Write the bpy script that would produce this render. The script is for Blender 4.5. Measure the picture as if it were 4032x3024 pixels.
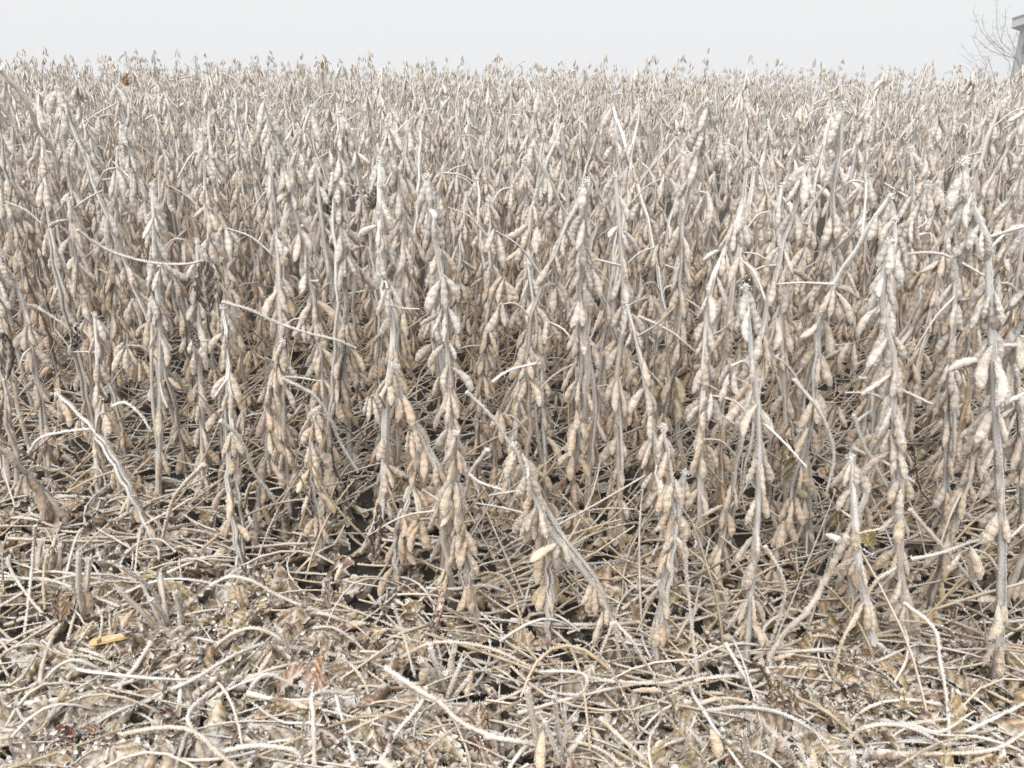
import bpy, math, random
import numpy as np
from mathutils import Vector, Matrix, Euler

RNG = np.random.default_rng(7)
random.seed(7)
R = math.radians
sc = bpy.context.scene
for o in list(bpy.data.objects):
    bpy.data.objects.remove(o)
COL = sc.collection

# ------------------------------------------------------------------ camera
CAM_H = 0.80
PITCH = 20.9
cam_d = bpy.data.cameras.new('camera')
cam_d.sensor_width = 36.0
F_PX = 3264.0
cam_d.lens = 36.0 * F_PX / 4032.0
cam_d.clip_start = 0.02
cam_d.clip_end = 400
cam = bpy.data.objects.new('camera', cam_d)
COL.objects.link(cam)
cam.location = (0, 0, CAM_H)
cam.rotation_mode = 'XYZ'
cam.matrix_world = Matrix.Translation((0, 0, CAM_H)) @ Euler((R(90 - PITCH), 0, 0)).to_matrix().to_4x4() @ Matrix.Rotation(R(0.8), 4, 'Z')
sc.camera = cam
CM = np.array((Euler((R(90 - PITCH), 0, 0)).to_matrix().to_4x4() @ Matrix.Rotation(R(0.8), 4, 'Z')).to_3x3())

# ------------------------------------------------------------------ world, sun, exposure
SUN_EL, SUN_AZ = 56, 200
w = bpy.data.worlds.new('World')
sc.world = w
w.use_nodes = True
wn, wl = w.node_tree.nodes, w.node_tree.links
wn.clear()
w_out = wn.new('ShaderNodeOutputWorld')
w_bg = wn.new('ShaderNodeBackground')
w_sky = wn.new('ShaderNodeTexSky')
w_sky.sky_type = 'NISHITA'
w_sky.sun_disc = False
w_sky.sun_elevation = R(SUN_EL)
w_sky.sun_rotation = R(SUN_AZ)
w_sky.dust_density = 6
w_hs = wn.new('ShaderNodeHueSaturation')
w_hs.inputs['Saturation'].default_value = 0.15
w_mul = wn.new('ShaderNodeMix'); w_mul.data_type = 'RGBA'; w_mul.blend_type = 'MULTIPLY'
w_mul.inputs[0].default_value = 1.0
w_mul.inputs[7].default_value = (0.1, 0.1, 0.1, 1)
w_mix = wn.new('ShaderNodeMix'); w_mix.data_type = 'RGBA'
w_mix.inputs[0].default_value = 0.93          # a closed fog deck: nearly even white
w_mix.inputs[7].default_value = (0.862, 0.886, 0.915, 1)
wl.new(w_sky.outputs[0], w_hs.inputs['Color'])
wl.new(w_hs.outputs[0], w_mul.inputs[6])
wl.new(w_mul.outputs[2], w_mix.inputs[6])
wl.new(w_mix.outputs[2], w_bg.inputs['Color'])
w_bg.inputs['Strength'].default_value = 0.435
wl.new(w_bg.outputs[0], w_out.inputs['Surface'])

sun_d = bpy.data.lights.new('sun', 'SUN')
sun_d.energy = 1.5
sun_d.angle = R(50)
sun_d.color = (1.0, 0.95, 0.88)
sun = bpy.data.objects.new('sun', sun_d)
COL.objects.link(sun)
sv = Vector((math.sin(R(SUN_AZ)) * math.cos(R(SUN_EL)), math.cos(R(SUN_AZ)) * math.cos(R(SUN_EL)), math.sin(R(SUN_EL))))
sun.rotation_euler = sv.to_track_quat('Z', 'Y').to_euler()

sc.view_settings.view_transform = 'Standard'
sc.view_settings.look = 'None'
sc.view_settings.exposure = 1.30
sc.view_settings.gamma = 1.0
sc.view_settings.use_curve_mapping = False
sc.render.engine = 'CYCLES'
sc.cycles.max_bounces = 8
sc.cycles.diffuse_bounces = 6
sc.cycles.volume_bounces = 1
sc.cycles.use_denoising = True
sc.cycles.denoiser = 'OPENIMAGEDENOISE'
sc.cycles.denoising_input_passes = 'RGB_ALBEDO_NORMAL'

# ------------------------------------------------------------------ pixel helpers (source pixels of the photo, 4032 x 3024)
def ray(px, py):
    d = CM @ np.array(((px - 2016.0) / F_PX, -(py - 1512.0) / F_PX, -1.0))
    return d / np.linalg.norm(d)

def ground_z(x, y):
    x = np.asarray(x, float); y = np.asarray(y, float)
    t = np.clip((y - 1.6) / 3.2, 0, 1)
    z = 0.075 * t * t * (3 - 2 * t)
    z = z - 0.030 * np.clip(y - 5.6, 0, None) ** 1.05
    z = z + 0.012 * np.sin(x * 2.3 + 0.7) * np.sin(y * 1.9) * np.clip(y - 1.3, 0, 1)
    z = z - 0.018 * np.clip(x - 1.5, 0, 60) * np.clip((y - 2.5) / 3, 0, 1) * np.exp(-np.clip(x, 0, 60) / 12)
    return z

def gp(px, py, z=0.0):
    d = ray(px, py)
    t = (z - CAM_H) / d[2]
    return np.array((0, 0, CAM_H)) + d * t

def dp(px, py, depth):
    d = ray(px, py)
    return np.array((0, 0, CAM_H)) + d * (depth / d[1])

def to_px(p):
    v = CM.T @ (np.asarray(p, float) - np.array((0, 0, CAM_H)))
    return 2016 + F_PX * v[0] / -v[2], 1512 - F_PX * v[1] / -v[2]

# ------------------------------------------------------------------ object helpers
def link(o):
    COL.objects.link(o)
    return o

def tag(o, label=None, cat=None, group=None, kind=None):
    if label: o['label'] = label
    if cat: o['category'] = cat
    if group: o['group'] = group
    if kind: o['kind'] = kind
    return o

def empty(name, loc):
    o = bpy.data.objects.new(name, None)
    o.empty_display_size = 0.02
    o.location = [float(v) for v in loc]
    return link(o)

class MB:
    """collects vertices, quads and triangles with a frost and a tint value per vertex"""
    def __init__(s):
        s.V, s.F, s.fr, s.ti, s.n = [], [], [], [], 0
    def add(s, V, F, fr=0.0, ti=(1, 1, 1)):
        V = np.asarray(V, float)
        n = len(V)
        s.V.append(V)
        s.F.append(np.asarray(F, np.int64) + s.n)
        s.fr.append(np.broadcast_to(np.asarray(fr, float), (n,)))
        s.ti.append(np.broadcast_to(np.asarray(ti, float), (n, 3)))
        s.n += n
    def arrays(s):
        return np.concatenate(s.V), s.F, np.concatenate(s.fr), np.concatenate(s.ti)
    def mesh(s, name, mat, origin=(0, 0, 0), smooth=True):
        V, Fs, fr, ti = s.arrays()
        V = V - np.asarray(origin, float)
        me = bpy.data.meshes.new(name)
        me.vertices.add(len(V))
        me.vertices.foreach_set('co', V.astype(np.float32).ravel())
        loops = np.concatenate([f.ravel() for f in Fs]).astype(np.int32)
        sizes = np.concatenate([np.full(len(f), f.shape[1]) for f in Fs]).astype(np.int32)
        starts = np.concatenate(([0], np.cumsum(sizes)[:-1])).astype(np.int32)
        me.loops.add(len(loops))
        me.loops.foreach_set('vertex_index', loops)
        me.polygons.add(len(sizes))
        me.polygons.foreach_set('loop_start', starts)
        me.polygons.foreach_set('loop_total', sizes)
        me.polygons.foreach_set('use_smooth', np.full(len(sizes), smooth))
        a = me.attributes.new('fr', 'FLOAT', 'POINT'); a.data.foreach_set('value', fr.astype(np.float32))
        a = me.attributes.new('tint', 'FLOAT_COLOR', 'POINT')
        a.data.foreach_set('color', np.concatenate([ti, np.ones((len(ti), 1))], 1).astype(np.float32).ravel())
        me.update(calc_edges=True)
        me.materials.append(mat)
        return me
    def build(s, name, mat, parent=None, origin=None, smooth=True):
        """with a parent Empty the vertices are given in world space and stored relative to that Empty"""
        if origin is None:
            origin = parent.location if parent is not None else (0, 0, 0)
        o = bpy.data.objects.new(name, s.mesh(name, mat, origin, smooth))
        link(o)
        if parent is not None:
            o.parent = parent
        else:
            o.location = [float(v) for v in origin]
        return o

def nrm(a):
    return a / np.maximum(np.linalg.norm(a, axis=-1, keepdims=True), 1e-9)

def crv(pts, n):
    """Catmull-Rom resampling to n points, evenly by chord length"""
    p = np.asarray(pts, float)
    if len(p) == 2:
        return p[0] + (p[1] - p[0]) * np.linspace(0, 1, n)[:, None]
    q = np.vstack([2 * p[0] - p[1], p, 2 * p[-1] - p[-2]])
    seg = np.linalg.norm(np.diff(p, axis=0), axis=1)
    s = np.concatenate(([0], np.cumsum(seg)))
    t = np.linspace(0, s[-1], n)
    i = np.clip(np.searchsorted(s, t, side='right') - 1, 0, len(p) - 2)
    u = ((t - s[i]) / np.maximum(seg[i], 1e-9))[:, None]
    a, b, c, d = q[i], q[i + 1], q[i + 2], q[i + 3]
    return 0.5 * (2 * b + (c - a) * u + (2 * a - 5 * b + 4 * c - d) * u ** 2 + (3 * b - a - 3 * c + d) * u ** 3)

def frame(P):
    T = nrm(np.gradient(P, axis=0))
    m = np.abs(T.mean(0))
    ref = np.zeros(3); ref[int(np.argmin(m))] = 1
    N = nrm(np.cross(T, ref))
    B = np.cross(T, N)
    return T, N, B

def tube(mb, P, rad, sides=7, fr=0.0, ti=(1, 1, 1), ridge=0.0, stripes=0.0, cap=True):
    P = np.asarray(P, float)
    n = len(P)
    rad = np.broadcast_to(np.asarray(rad, float), (n,))
    T, N, B = frame(P)
    th = np.arange(sides) * 2 * math.pi / sides
    rr = rad[:, None] * (1 + ridge * np.cos(3 * th + 0.8)[None, :])
    V = P[:, None, :] + rr[..., None] * (np.cos(th)[None, :, None] * N[:, None, :] + np.sin(th)[None, :, None] * B[:, None, :])
    i = np.arange(n - 1)[:, None] * sides
    j = np.arange(sides)[None, :]
    k = (np.arange(sides)[None, :] + 1) % sides
    F = np.stack([i + j, i + k, i + sides + k, i + sides + j], -1).reshape(-1, 4)
    tin = np.broadcast_to(np.asarray(ti, float), (n, sides, 3)) if np.ndim(ti) < 3 else np.asarray(ti)
    if stripes:
        tin = tin * (1 - stripes * RNG.random(sides) ** 1.5)[None, :, None]
    frn = np.broadcast_to(np.asarray(fr, float), (n,))[:, None] + np.zeros((n, sides))
    if stripes: frn = frn + stripes * (RNG.random(sides)[None, :] - 0.5) * 0.9
    mb.add(V.reshape(-1, 3), F, frn.ravel(), tin.reshape(-1, 3))
    if cap:
        for e, rev in ((0, True), (n - 1, False)):
            c = P[e] + (T[e] if not rev else -T[e]) * rad[e] * 0.4
            ring = V[e]
            tri = np.stack([np.arange(sides), (np.arange(sides) + 1) % sides, np.full(sides, sides)], -1)
            if rev: tri = tri[:, ::-1]
            mb.add(np.vstack([ring, c]), tri, float(frn[e, 0]), tin[e].mean(0))

def spikes(mb, P, D, length, width, fr=1.0, ti=(1, 1, 1)):
    """rime needles: three-sided pyramids at P along D"""
    n = len(P)
    if n == 0: return
    D = nrm(D)
    ref = np.where(np.abs(D[:, 2:3]) < 0.9, np.array([[0, 0, 1.0]]), np.array([[1.0, 0, 0]]))
    A = nrm(np.cross(D, ref)); B = np.cross(D, A)
    L = np.broadcast_to(np.asarray(length, float), (n,))[:, None]
    W = np.broadcast_to(np.asarray(width, float), (n,))[:, None]
    ph = RNG.random(n)[:, None] * 6.283
    V = np.empty((n, 4, 3))
    for k in range(3):
        a = ph + k * 2.0944
        V[:, k] = P + W * (np.cos(a) * A + np.sin(a) * B) - D * L * 0.1
    V[:, 3] = P + D * L
    b = np.arange(n)[:, None, None] * 4
    F = (b + np.array([[0, 1, 3], [1, 2, 3], [2, 0, 3]])[None]).reshape(-1, 3)
    mb.add(V.reshape(-1, 3), F, fr, ti)

def tube_spikes(mb, P, rad, n, length=0.0022, width=0.0006, up=0.55):
    P = np.asarray(P, float)
    T, N, B = frame(P)
    rad = np.broadcast_to(np.asarray(rad, float), (len(P),))
    m = int(n * 1.9)
    u = RNG.random(m) * (len(P) - 1)
    i = np.minimum(u.astype(int), len(P) - 2); f = (u - i)[:, None]
    c = P[i] * (1 - f) + P[i + 1] * f
    a = RNG.random(m) * 6.283
    nn = np.cos(a)[:, None] * N[i] + np.sin(a)[:, None] * B[i]
    keep = RNG.random(m) < np.clip(0.5 + up * nn[:, 2], 0.08, 1)
    c, nn, i = c[keep], nn[keep], i[keep]
    D = nn + RNG.normal(0, 0.35, nn.shape) + np.array((0, 0, 0.25))
    spikes(mb, c + nn * rad[i][:, None] * 0.85, D, length * (0.5 + RNG.random(len(c))), width * (0.7 + 0.8 * RNG.random(len(c))))

def place(mb, tpl, M, fr=None, ti=None, frost_add=None):
    """many copies of a template mesh (V, Flist, fr, ti) under 4x4 matrices M, vectorised"""
    V, Fs, f0, t0 = tpl
    k, n = len(M), len(V)
    W = np.einsum('kij,nj->kni', M[:, :3, :3], V) + M[:, None, :3, 3]
    off = np.arange(k)[:, None, None] * n
    base = mb.n
    frv = np.broadcast_to(f0[None], (k, n)) + (0 if frost_add is None else np.asarray(frost_add)[:, None])
    tiv = np.broadcast_to(t0[None], (k, n, 3)) * (1 if ti is None else np.asarray(ti)[:, None, :])
    mb.V.append(W.reshape(-1, 3)); mb.fr.append(frv.ravel()); mb.ti.append(tiv.reshape(-1, 3))
    for F in Fs:
        mb.F.append((F[None] + off).reshape(-1, F.shape[1]) + base)
    mb.n += k * n

def rot_to(d, roll, s):
    """3x3: local -Z goes to d, rolled about it, scaled by s"""
    dx, dy, dz = float(d[0]), float(d[1]), float(d[2])
    l = -math.sqrt(dx * dx + dy * dy + dz * dz)
    z0, z1, z2 = dx / l, dy / l, dz / l
    if abs(z1) < 0.9: x0, x1, x2 = z2, 0.0, -z0
    else: x0, x1, x2 = 0.0, -z2, z1
    l = math.sqrt(x0 * x0 + x1 * x1 + x2 * x2)
    x0, x1, x2 = x0 / l, x1 / l, x2 / l
    y0, y1, y2 = z1 * x2 - z2 * x1, z2 * x0 - z0 * x2, z0 * x1 - z1 * x0
    c, n = math.cos(roll) * s, math.sin(roll) * s
    return np.array(((c * x0 + n * y0, -n * x0 + c * y0, s * z0), (c * x1 + n * y1, -n * x1 + c * y1, s * z1), (c * x2 + n * y2, -n * x2 + c * y2, s * z2)))

# ------------------------------------------------------------------ materials
def node_math(nt, op, a, b=None, clamp=False):
    n = nt.nodes.new('ShaderNodeMath'); n.operation = op; n.use_clamp = clamp
    for k, v in ((0, a), (1, b)):
        if v is None: continue
        if hasattr(v, 'is_output'): nt.links.new(v, n.inputs[k])
        else: n.inputs[k].default_value = v
    return n.outputs[0]

def frosted(name, base, frost=(0.86, 0.85, 0.86), bias=0.0, up=0.35, grain=420, spread=0.9, obj_color=False, rough=0.85, vary=0.35, bump=0.5, blotch=45, thin=0.0):
    m = bpy.data.materials.new(name)
    m.use_nodes = True
    nt = m.node_tree
    N, L = nt.nodes, nt.links
    N.clear()
    out = N.new('ShaderNodeOutputMaterial')
    bs = N.new('ShaderNodeBsdfPrincipled')
    bs.inputs['Roughness'].default_value = rough
    bs.inputs['Specular IOR Level'].default_value = 0.25
    geo = N.new('ShaderNodeNewGeometry')
    n1 = N.new('ShaderNodeTexNoise'); n1.inputs['Scale'].default_value = grain; n1.inputs['Detail'].default_value = 2
    n2 = N.new('ShaderNodeTexNoise'); n2.inputs['Scale'].default_value = blotch; n2.inputs['Detail'].default_value = 3
    for n in (n1, n2): L.new(geo.outputs['Position'], n.inputs['Vector'])
    fr = N.new('ShaderNodeAttribute'); fr.attribute_name = 'fr'
    ti = N.new('ShaderNodeAttribute'); ti.attribute_name = 'tint'
    col = N.new('ShaderNodeMix'); col.data_type = 'RGBA'; col.blend_type = 'MULTIPLY'; col.inputs[0].default_value = 1
    col.inputs[6].default_value = (*base, 1)
    L.new(ti.outputs['Color'], col.inputs[7])
    cur = col.outputs[2]
    amt = fr.outputs['Fac']
    if obj_color:
        oi = N.new('ShaderNodeObjectInfo')
        c2 = N.new('ShaderNodeMix'); c2.data_type = 'RGBA'; c2.blend_type = 'MULTIPLY'; c2.inputs[0].default_value = 1
        L.new(cur, c2.inputs[6]); L.new(oi.outputs['Color'], c2.inputs[7])
        cur = c2.outputs[2]
        amt = node_math(nt, 'ADD', amt, oi.outputs['Alpha'])
    # colour variation of the thing itself
    var = node_math(nt, 'MULTIPLY_ADD', n2.outputs['Fac'], vary * 2)
    var.node.inputs[2].default_value = 1 - vary
    c3 = N.new('ShaderNodeVectorMath'); c3.operation = 'SCALE'
    L.new(cur, c3.inputs[0]); L.new(var, c3.inputs['Scale'])
    # frost cover
    sep = N.new('ShaderNodeSeparateXYZ'); L.new(geo.outputs['Normal'], sep.inputs[0])
    a = node_math(nt, 'MULTIPLY_ADD', sep.outputs['Z'], up); a.node.inputs[2].default_value = bias
    b = node_math(nt, 'MULTIPLY_ADD', n1.outputs['Fac'], spread); b.node.inputs[2].default_value = -spread * 0.5
    c = node_math(nt, 'MULTIPLY_ADD', n2.outputs['Fac'], 0.6); c.node.inputs[2].default_value = -0.3
    s = node_math(nt, 'ADD', node_math(nt, 'ADD', a, b), node_math(nt, 'ADD', c, amt), clamp=True)
    mx = N.new('ShaderNodeMix'); mx.data_type = 'RGBA'
    L.new(s, mx.inputs[0]); L.new(c3.outputs[0], mx.inputs[6]); mx.inputs[7].default_value = (*frost, 1)
    L.new(mx.outputs[2], bs.inputs['Base Color'])
    bp = N.new('ShaderNodeBump'); bp.inputs['Strength'].default_value = bump; bp.inputs['Distance'].default_value = 0.0012
    L.new(n1.outputs['Fac'], bp.inputs['Height']); L.new(bp.outputs[0], bs.inputs['Normal'])
    if thin:
        tr = N.new('ShaderNodeBsdfTranslucent'); L.new(mx.outputs[2], tr.inputs['Color'])
        ms = N.new('ShaderNodeMixShader'); ms.inputs[0].default_value = thin
        L.new(bs.outputs[0], ms.inputs[1]); L.new(tr.outputs[0], ms.inputs[2]); L.new(ms.outputs[0], out.inputs['Surface'])
    else:
        L.new(bs.outputs[0], out.inputs['Surface'])
    return m

FROST = (0.85, 0.825, 0.79)
M_POD = frosted('pod_husk', (1, 1, 1), FROST, obj_color=True, up=0.22, grain=420, spread=1.35, vary=0.35, bump=1.0)
M_PODS = frosted('pod_husk_field', (1, 1, 1), FROST, up=0.22, grain=190, spread=1.7, vary=0.45, bump=1.0)
M_STEM = frosted('stem_bark', (0.33, 0.265, 0.19), (0.86, 0.85, 0.83), up=0.15, spread=0.8)
M_STALK = frosted('leaf_stalk', (0.50, 0.385, 0.25), (0.76, 0.755, 0.745), up=0.40, spread=0.8, bias=-0.08)
M_LEAF = frosted('dry_leaf', (1, 1, 1), (0.78, 0.755, 0.72), up=0.18, spread=0.9, obj_color=True, thin=0.12)
M_LEAFS = frosted('dry_leaf_litter', (1, 1, 1), (0.78, 0.755, 0.72), up=0.18, spread=0.9, thin=0.12)
M_SOIL = frosted('soil', (0.046, 0.036, 0.029), (0.6, 0.6, 0.6), bias=-0.42, up=0.2, grain=170, spread=1.3, blotch=14, vary=0.5, bump=1.0)
M_BARK = frosted('shrub_bark', (0.17, 0.16, 0.155), (0.75, 0.75, 0.77), bias=-0.05, up=0.2, grain=60, blotch=8)
M_BOARD = frosted('weathered_board', (0.36, 0.385, 0.375), (0.7, 0.7, 0.7), bias=-0.2, up=0.3, grain=40, blotch=5, vary=0.25)
M_TRIM = frosted('painted_trim', (0.46, 0.47, 0.46), (0.8, 0.8, 0.8), bias=-0.1, up=0.3, grain=40, blotch=5, vary=0.15)
M_ROOF = frosted('roof_sheet', (0.16, 0.16, 0.16), (0.6, 0.6, 0.6), bias=-0.15, up=0.3, grain=30, blotch=4)
M_DARK = frosted('dark_parts_eave_shade', (0.03, 0.03, 0.032), bias=-0.9, up=0.1, grain=30, blotch=4)  # dark small parts; on the soffit it paints the shade under the eave
M_SPLINT = frosted('corn_splinter', (0.60, 0.42, 0.21), (0.82, 0.80, 0.77), bias=-0.05, up=0.14)

TAN = np.array((0.62, 0.45, 0.27))

# ------------------------------------------------------------------ ground
def build_ground():
    mb = MB()
    nx, ny = 240, 300
    gx = np.sinh(np.linspace(-4.6, 4.6, nx)) / np.sinh(4.6) * 58
    gy = -14 + 74 * (np.linspace(0, 1, ny) ** 1.0)
    gy = np.unique(np.concatenate([np.linspace(-14, 0.5, 20), np.linspace(0.5, 2.4, 130), np.linspace(2.4, 9, 50), np.linspace(9, 60, 50)]))
    gx = np.unique(np.concatenate([np.linspace(-58, -5, 24), np.linspace(-5, -1.3, 40), np.linspace(-1.3, 1.3, 160), np.linspace(1.3, 5, 40), np.linspace(5, 58, 24)]))
    X, Y = np.meshgrid(gx, gy)
    Z = ground_z(X, Y)
    for k in range(5):                                    # crumbly soil relief
        f = 9.0 * 1.9 ** k
        a, b = RNG.random(2) * 6
        Z = Z + 0.006 / 1.55 ** k * np.sin(X * f + a + 1.3 * np.sin(Y * f * 0.7)) * np.sin(Y * f * 1.1 + b + 1.1 * np.sin(X * f * 0.8)) * (np.abs(Y - 1.5) < 3)
    ny, nx = X.shape
    i = np.arange(ny - 1)[:, None] * nx; j = np.arange(nx - 1)[None]
    F = np.stack([i + j, i + j + 1, i + nx + j + 1, i + nx + j], -1).reshape(-1, 4)
    mb.add(np.stack([X, Y, Z - 0.008], -1).reshape(-1, 3), F)
    tag(mb.build('ground', M_SOIL), kind='structure')
build_ground()

def soil_crumbs():
    r = np.random.default_rng(12)
    t = MB()
    g = (1 + 5 ** 0.5) / 2
    V = nrm(np.array([(-1, g, 0), (1, g, 0), (-1, -g, 0), (1, -g, 0), (0, -1, g), (0, 1, g), (0, -1, -g), (0, 1, -g), (g, 0, -1), (g, 0, 1), (-g, 0, -1), (-g, 0, 1)], float))
    F = [(0, 11, 5), (0, 5, 1), (0, 1, 7), (0, 7, 10), (0, 10, 11), (1, 5, 9), (5, 11, 4), (11, 10, 2), (10, 7, 6), (7, 1, 8), (3, 9, 4), (3, 4, 2), (3, 2, 6), (3, 6, 8), (3, 8, 9), (4, 9, 5), (2, 4, 11), (6, 2, 10), (8, 6, 7), (9, 8, 1)]
    mb = MB()
    for k in range(6):
        t = MB(); t.add(V * (1 + r.normal(0, 0.22, (12, 1))), F)
        n = 900
        y = r.uniform(0.66, 2.3, n); x = r.uniform(-1, 1, n) * (y * 0.66 + 0.1)
        s = 0.002 + 0.010 * r.random(n) ** 2.5
        M = np.tile(np.eye(4), (n, 1, 1))
        for i in range(n): M[i, :3, :3] = np.array(Euler(tuple(r.uniform(0, 6, 3))).to_matrix()) * s[i]
        M[:, 0, 3] = x; M[:, 1, 3] = y; M[:, 2, 3] = ground_z(x, y) + 0.001 + s * 0.5
        place(mb, t.arrays(), M, ti=np.repeat(r.uniform(0.8, 2.6, (n, 1)), 3, 1), frost_add=r.normal(0.08, 0.16, n))
    tag(mb.build('soil_crumbs', M_SOIL, smooth=False), 'loose dark soil crumbs strewn over the bare earth', 'soil', kind='stuff')
soil_crumbs()

# ------------------------------------------------------------------ shed beyond the field crest
SHED_D = 25.0
def box(mb, lo, hi, ti=(1, 1, 1)):
    x0, y0, z0 = lo; x1, y1, z1 = hi
    V = np.array([(x0, y0, z0), (x1, y0, z0), (x1, y1, z0), (x0, y1, z0), (x0, y0, z1), (x1, y0, z1), (x1, y1, z1), (x0, y1, z1)], float)
    F = [(0, 3, 2, 1), (4, 5, 6, 7), (0, 1, 5, 4), (1, 2, 6, 5), (2, 3, 7, 6), (3, 0, 4, 7)]
    mb.add(V, F, 0, ti)

def prism(mb, poly, axis_a, axis_b, axis_n, o, t0, t1, ti=(1, 1, 1)):
    """poly in (a, b) swept along n from t0 to t1"""
    a, b, n, o = (np.asarray(v, float) for v in (axis_a, axis_b, axis_n, o))
    p = np.asarray(poly, float)
    A = o + p[:, :1] * a + p[:, 1:2] * b
    k = len(p)
    mb.add(np.vstack([A + n * t0, A + n * t1]), [(i, (i + 1) % k, k + (i + 1) % k, k + i) for i in range(k)], 0, ti)
    mb.add(A + n * t0, [tuple(range(k))[::-1]] if k == 4 else [(0, i + 1, i) for i in range(1, k - 1)], 0, ti)
    mb.add(A + n * t1, [tuple(range(k))] if k == 4 else [(0, i, i + 1) for i in range(1, k - 1)], 0, ti)

def build_shed():
    c = dp(4029, 84, SHED_D)                              # left front corner, just under the eave
    gz = float(ground_z(c[0], SHED_D)) - 0.05
    root = empty('shed', (c[0], SHED_D, gz))
    root.rotation_euler = (0, 0, R(-36))
    tag(root, 'grey weathered board shed with overhanging roof at the right edge beyond the field', 'shed')
    x0, ez, W, Dp = c[0], c[2], 6.0, 4.5
    sl = math.tan(R(19))
    n = 30; bw = W / n
    for i in range(n):                                     # upright boards of the gable wall
        mb = MB()
        xa, xb = x0 + i * bw + 0.006, x0 + (i + 1) * bw - 0.006
        top = lambda x: ez + sl * min(x - x0, x0 + W - x)
        dy = RNG.uniform(-0.008, 0.008)
        if 13 <= i < 18:                                   # doorway
            zl = gz + 2.02
        else:
            zl = gz
        prism(mb, [(xa, zl), (xb, zl), (xb, top(xb)), (xa, top(xa))], (1, 0, 0), (0, 0, 1), (0, 1, 0), (0, SHED_D, 0), dy, dy + 0.03, np.full(3, RNG.uniform(0.85, 1.1)))
        mb.build('wall_board', M_BOARD, root, smooth=False)
    m = int(Dp / bw)
    for side, X in (('l', x0 - 0.03), ('r', x0 + W)):
        for i in range(m):
            mb = MB()
            box(mb, (X, SHED_D + 0.032 + i * bw, gz), (X + 0.03, SHED_D + 0.032 + (i + 1) * bw - 0.012, ez), np.full(3, RNG.uniform(0.85, 1.1)))
            mb.build('wall_board', M_BOARD, root, smooth=False)
    mb = MB(); box(mb, (x0, SHED_D + Dp, gz), (x0 + W, SHED_D + Dp + 0.03, ez)); mb.build('back_wall', M_BOARD, root, smooth=False)
    ov, of = 0.24, 0.32
    rl = MB()
    for sgn in (0, 1):
        p = [(-ov, -ov * sl + 0.10), (W / 2, W / 2 * sl + 0.10), (W / 2, W / 2 * sl + 0.16), (-ov, -ov * sl + 0.16)]
        if sgn: p = [(W - a, b) for a, b in p][::-1]
        prism(rl, p, (1, 0, 0), (0, 0, 1), (0, 1, 0), (x0, SHED_D, ez), -of, Dp + 0.3)
    rf = rl.build('roof', M_ROOF, root, smooth=False)
    for sgn in (0, 1):
        fb = MB()
        p = [(-ov + 0.01, -ov * sl - 0.10), (W / 2, W / 2 * sl - 0.10), (W / 2, W / 2 * sl + 0.098), (-ov + 0.01, -ov * sl + 0.098)]
        if sgn: p = [(W - a, b) for a, b in p][::-1]
        prism(fb, p, (1, 0, 0), (0, 0, 1), (0, 1, 0), (x0, SHED_D, ez), -of + 0.02, -of + 0.05)
        fb.build('fascia_board', M_TRIM, root, smooth=False)
        ef = MB()
        X = x0 - ov + 0.012 if not sgn else x0 + W + ov - 0.042
        box(ef, (X, SHED_D - of + 0.052, ez - ov * sl - 0.10), (X + 0.03, SHED_D + Dp + 0.25, ez - ov * sl + 0.095))
        ef.build('eave_board', M_TRIM, root, smooth=False)
        so = MB()
        xa, xb = (x0 - ov + 0.045, x0 - 0.035) if not sgn else (x0 + W + 0.035, x0 + W + ov - 0.045)
        box(so, (xa, SHED_D - of + 0.055, ez - ov * sl - 0.03), (xb, SHED_D + Dp + 0.2, ez - ov * sl - 0.01))
        so.build('soffit', M_DARK, root, smooth=False)  # shadow under the eave put into the near-black soffit colour
    dm = MB(); box(dm, (x0 + 13 * bw, SHED_D + 0.04, gz), (x0 + 18 * bw, SHED_D + 0.07, gz + 2.0)); d = dm.build('door', M_BOARD, root, smooth=False)
    hm = MB(); box(hm, (x0 + 17.3 * bw, SHED_D + 0.0, gz + 0.95), (x0 + 17.5 * bw, SHED_D + 0.038, gz + 1.1)); h = hm.build('handle', M_DARK, root, smooth=False); h.parent = d
    for px, py, ww, hh in ((4034, 182, 0.14, 0.16), (4034, 203, 0.14, 0.12)):
        q = dp(px, py, SHED_D)
        wm = MB(); box(wm, (q[0] - ww / 2, SHED_D - 0.03, q[2] - hh / 2), (q[0] + ww / 2, SHED_D - 0.012, q[2] + hh / 2)); wm.build('window_detail', M_DARK, root, smooth=False)  # dark window details, drawn as small raised boxes
build_shed()

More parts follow.
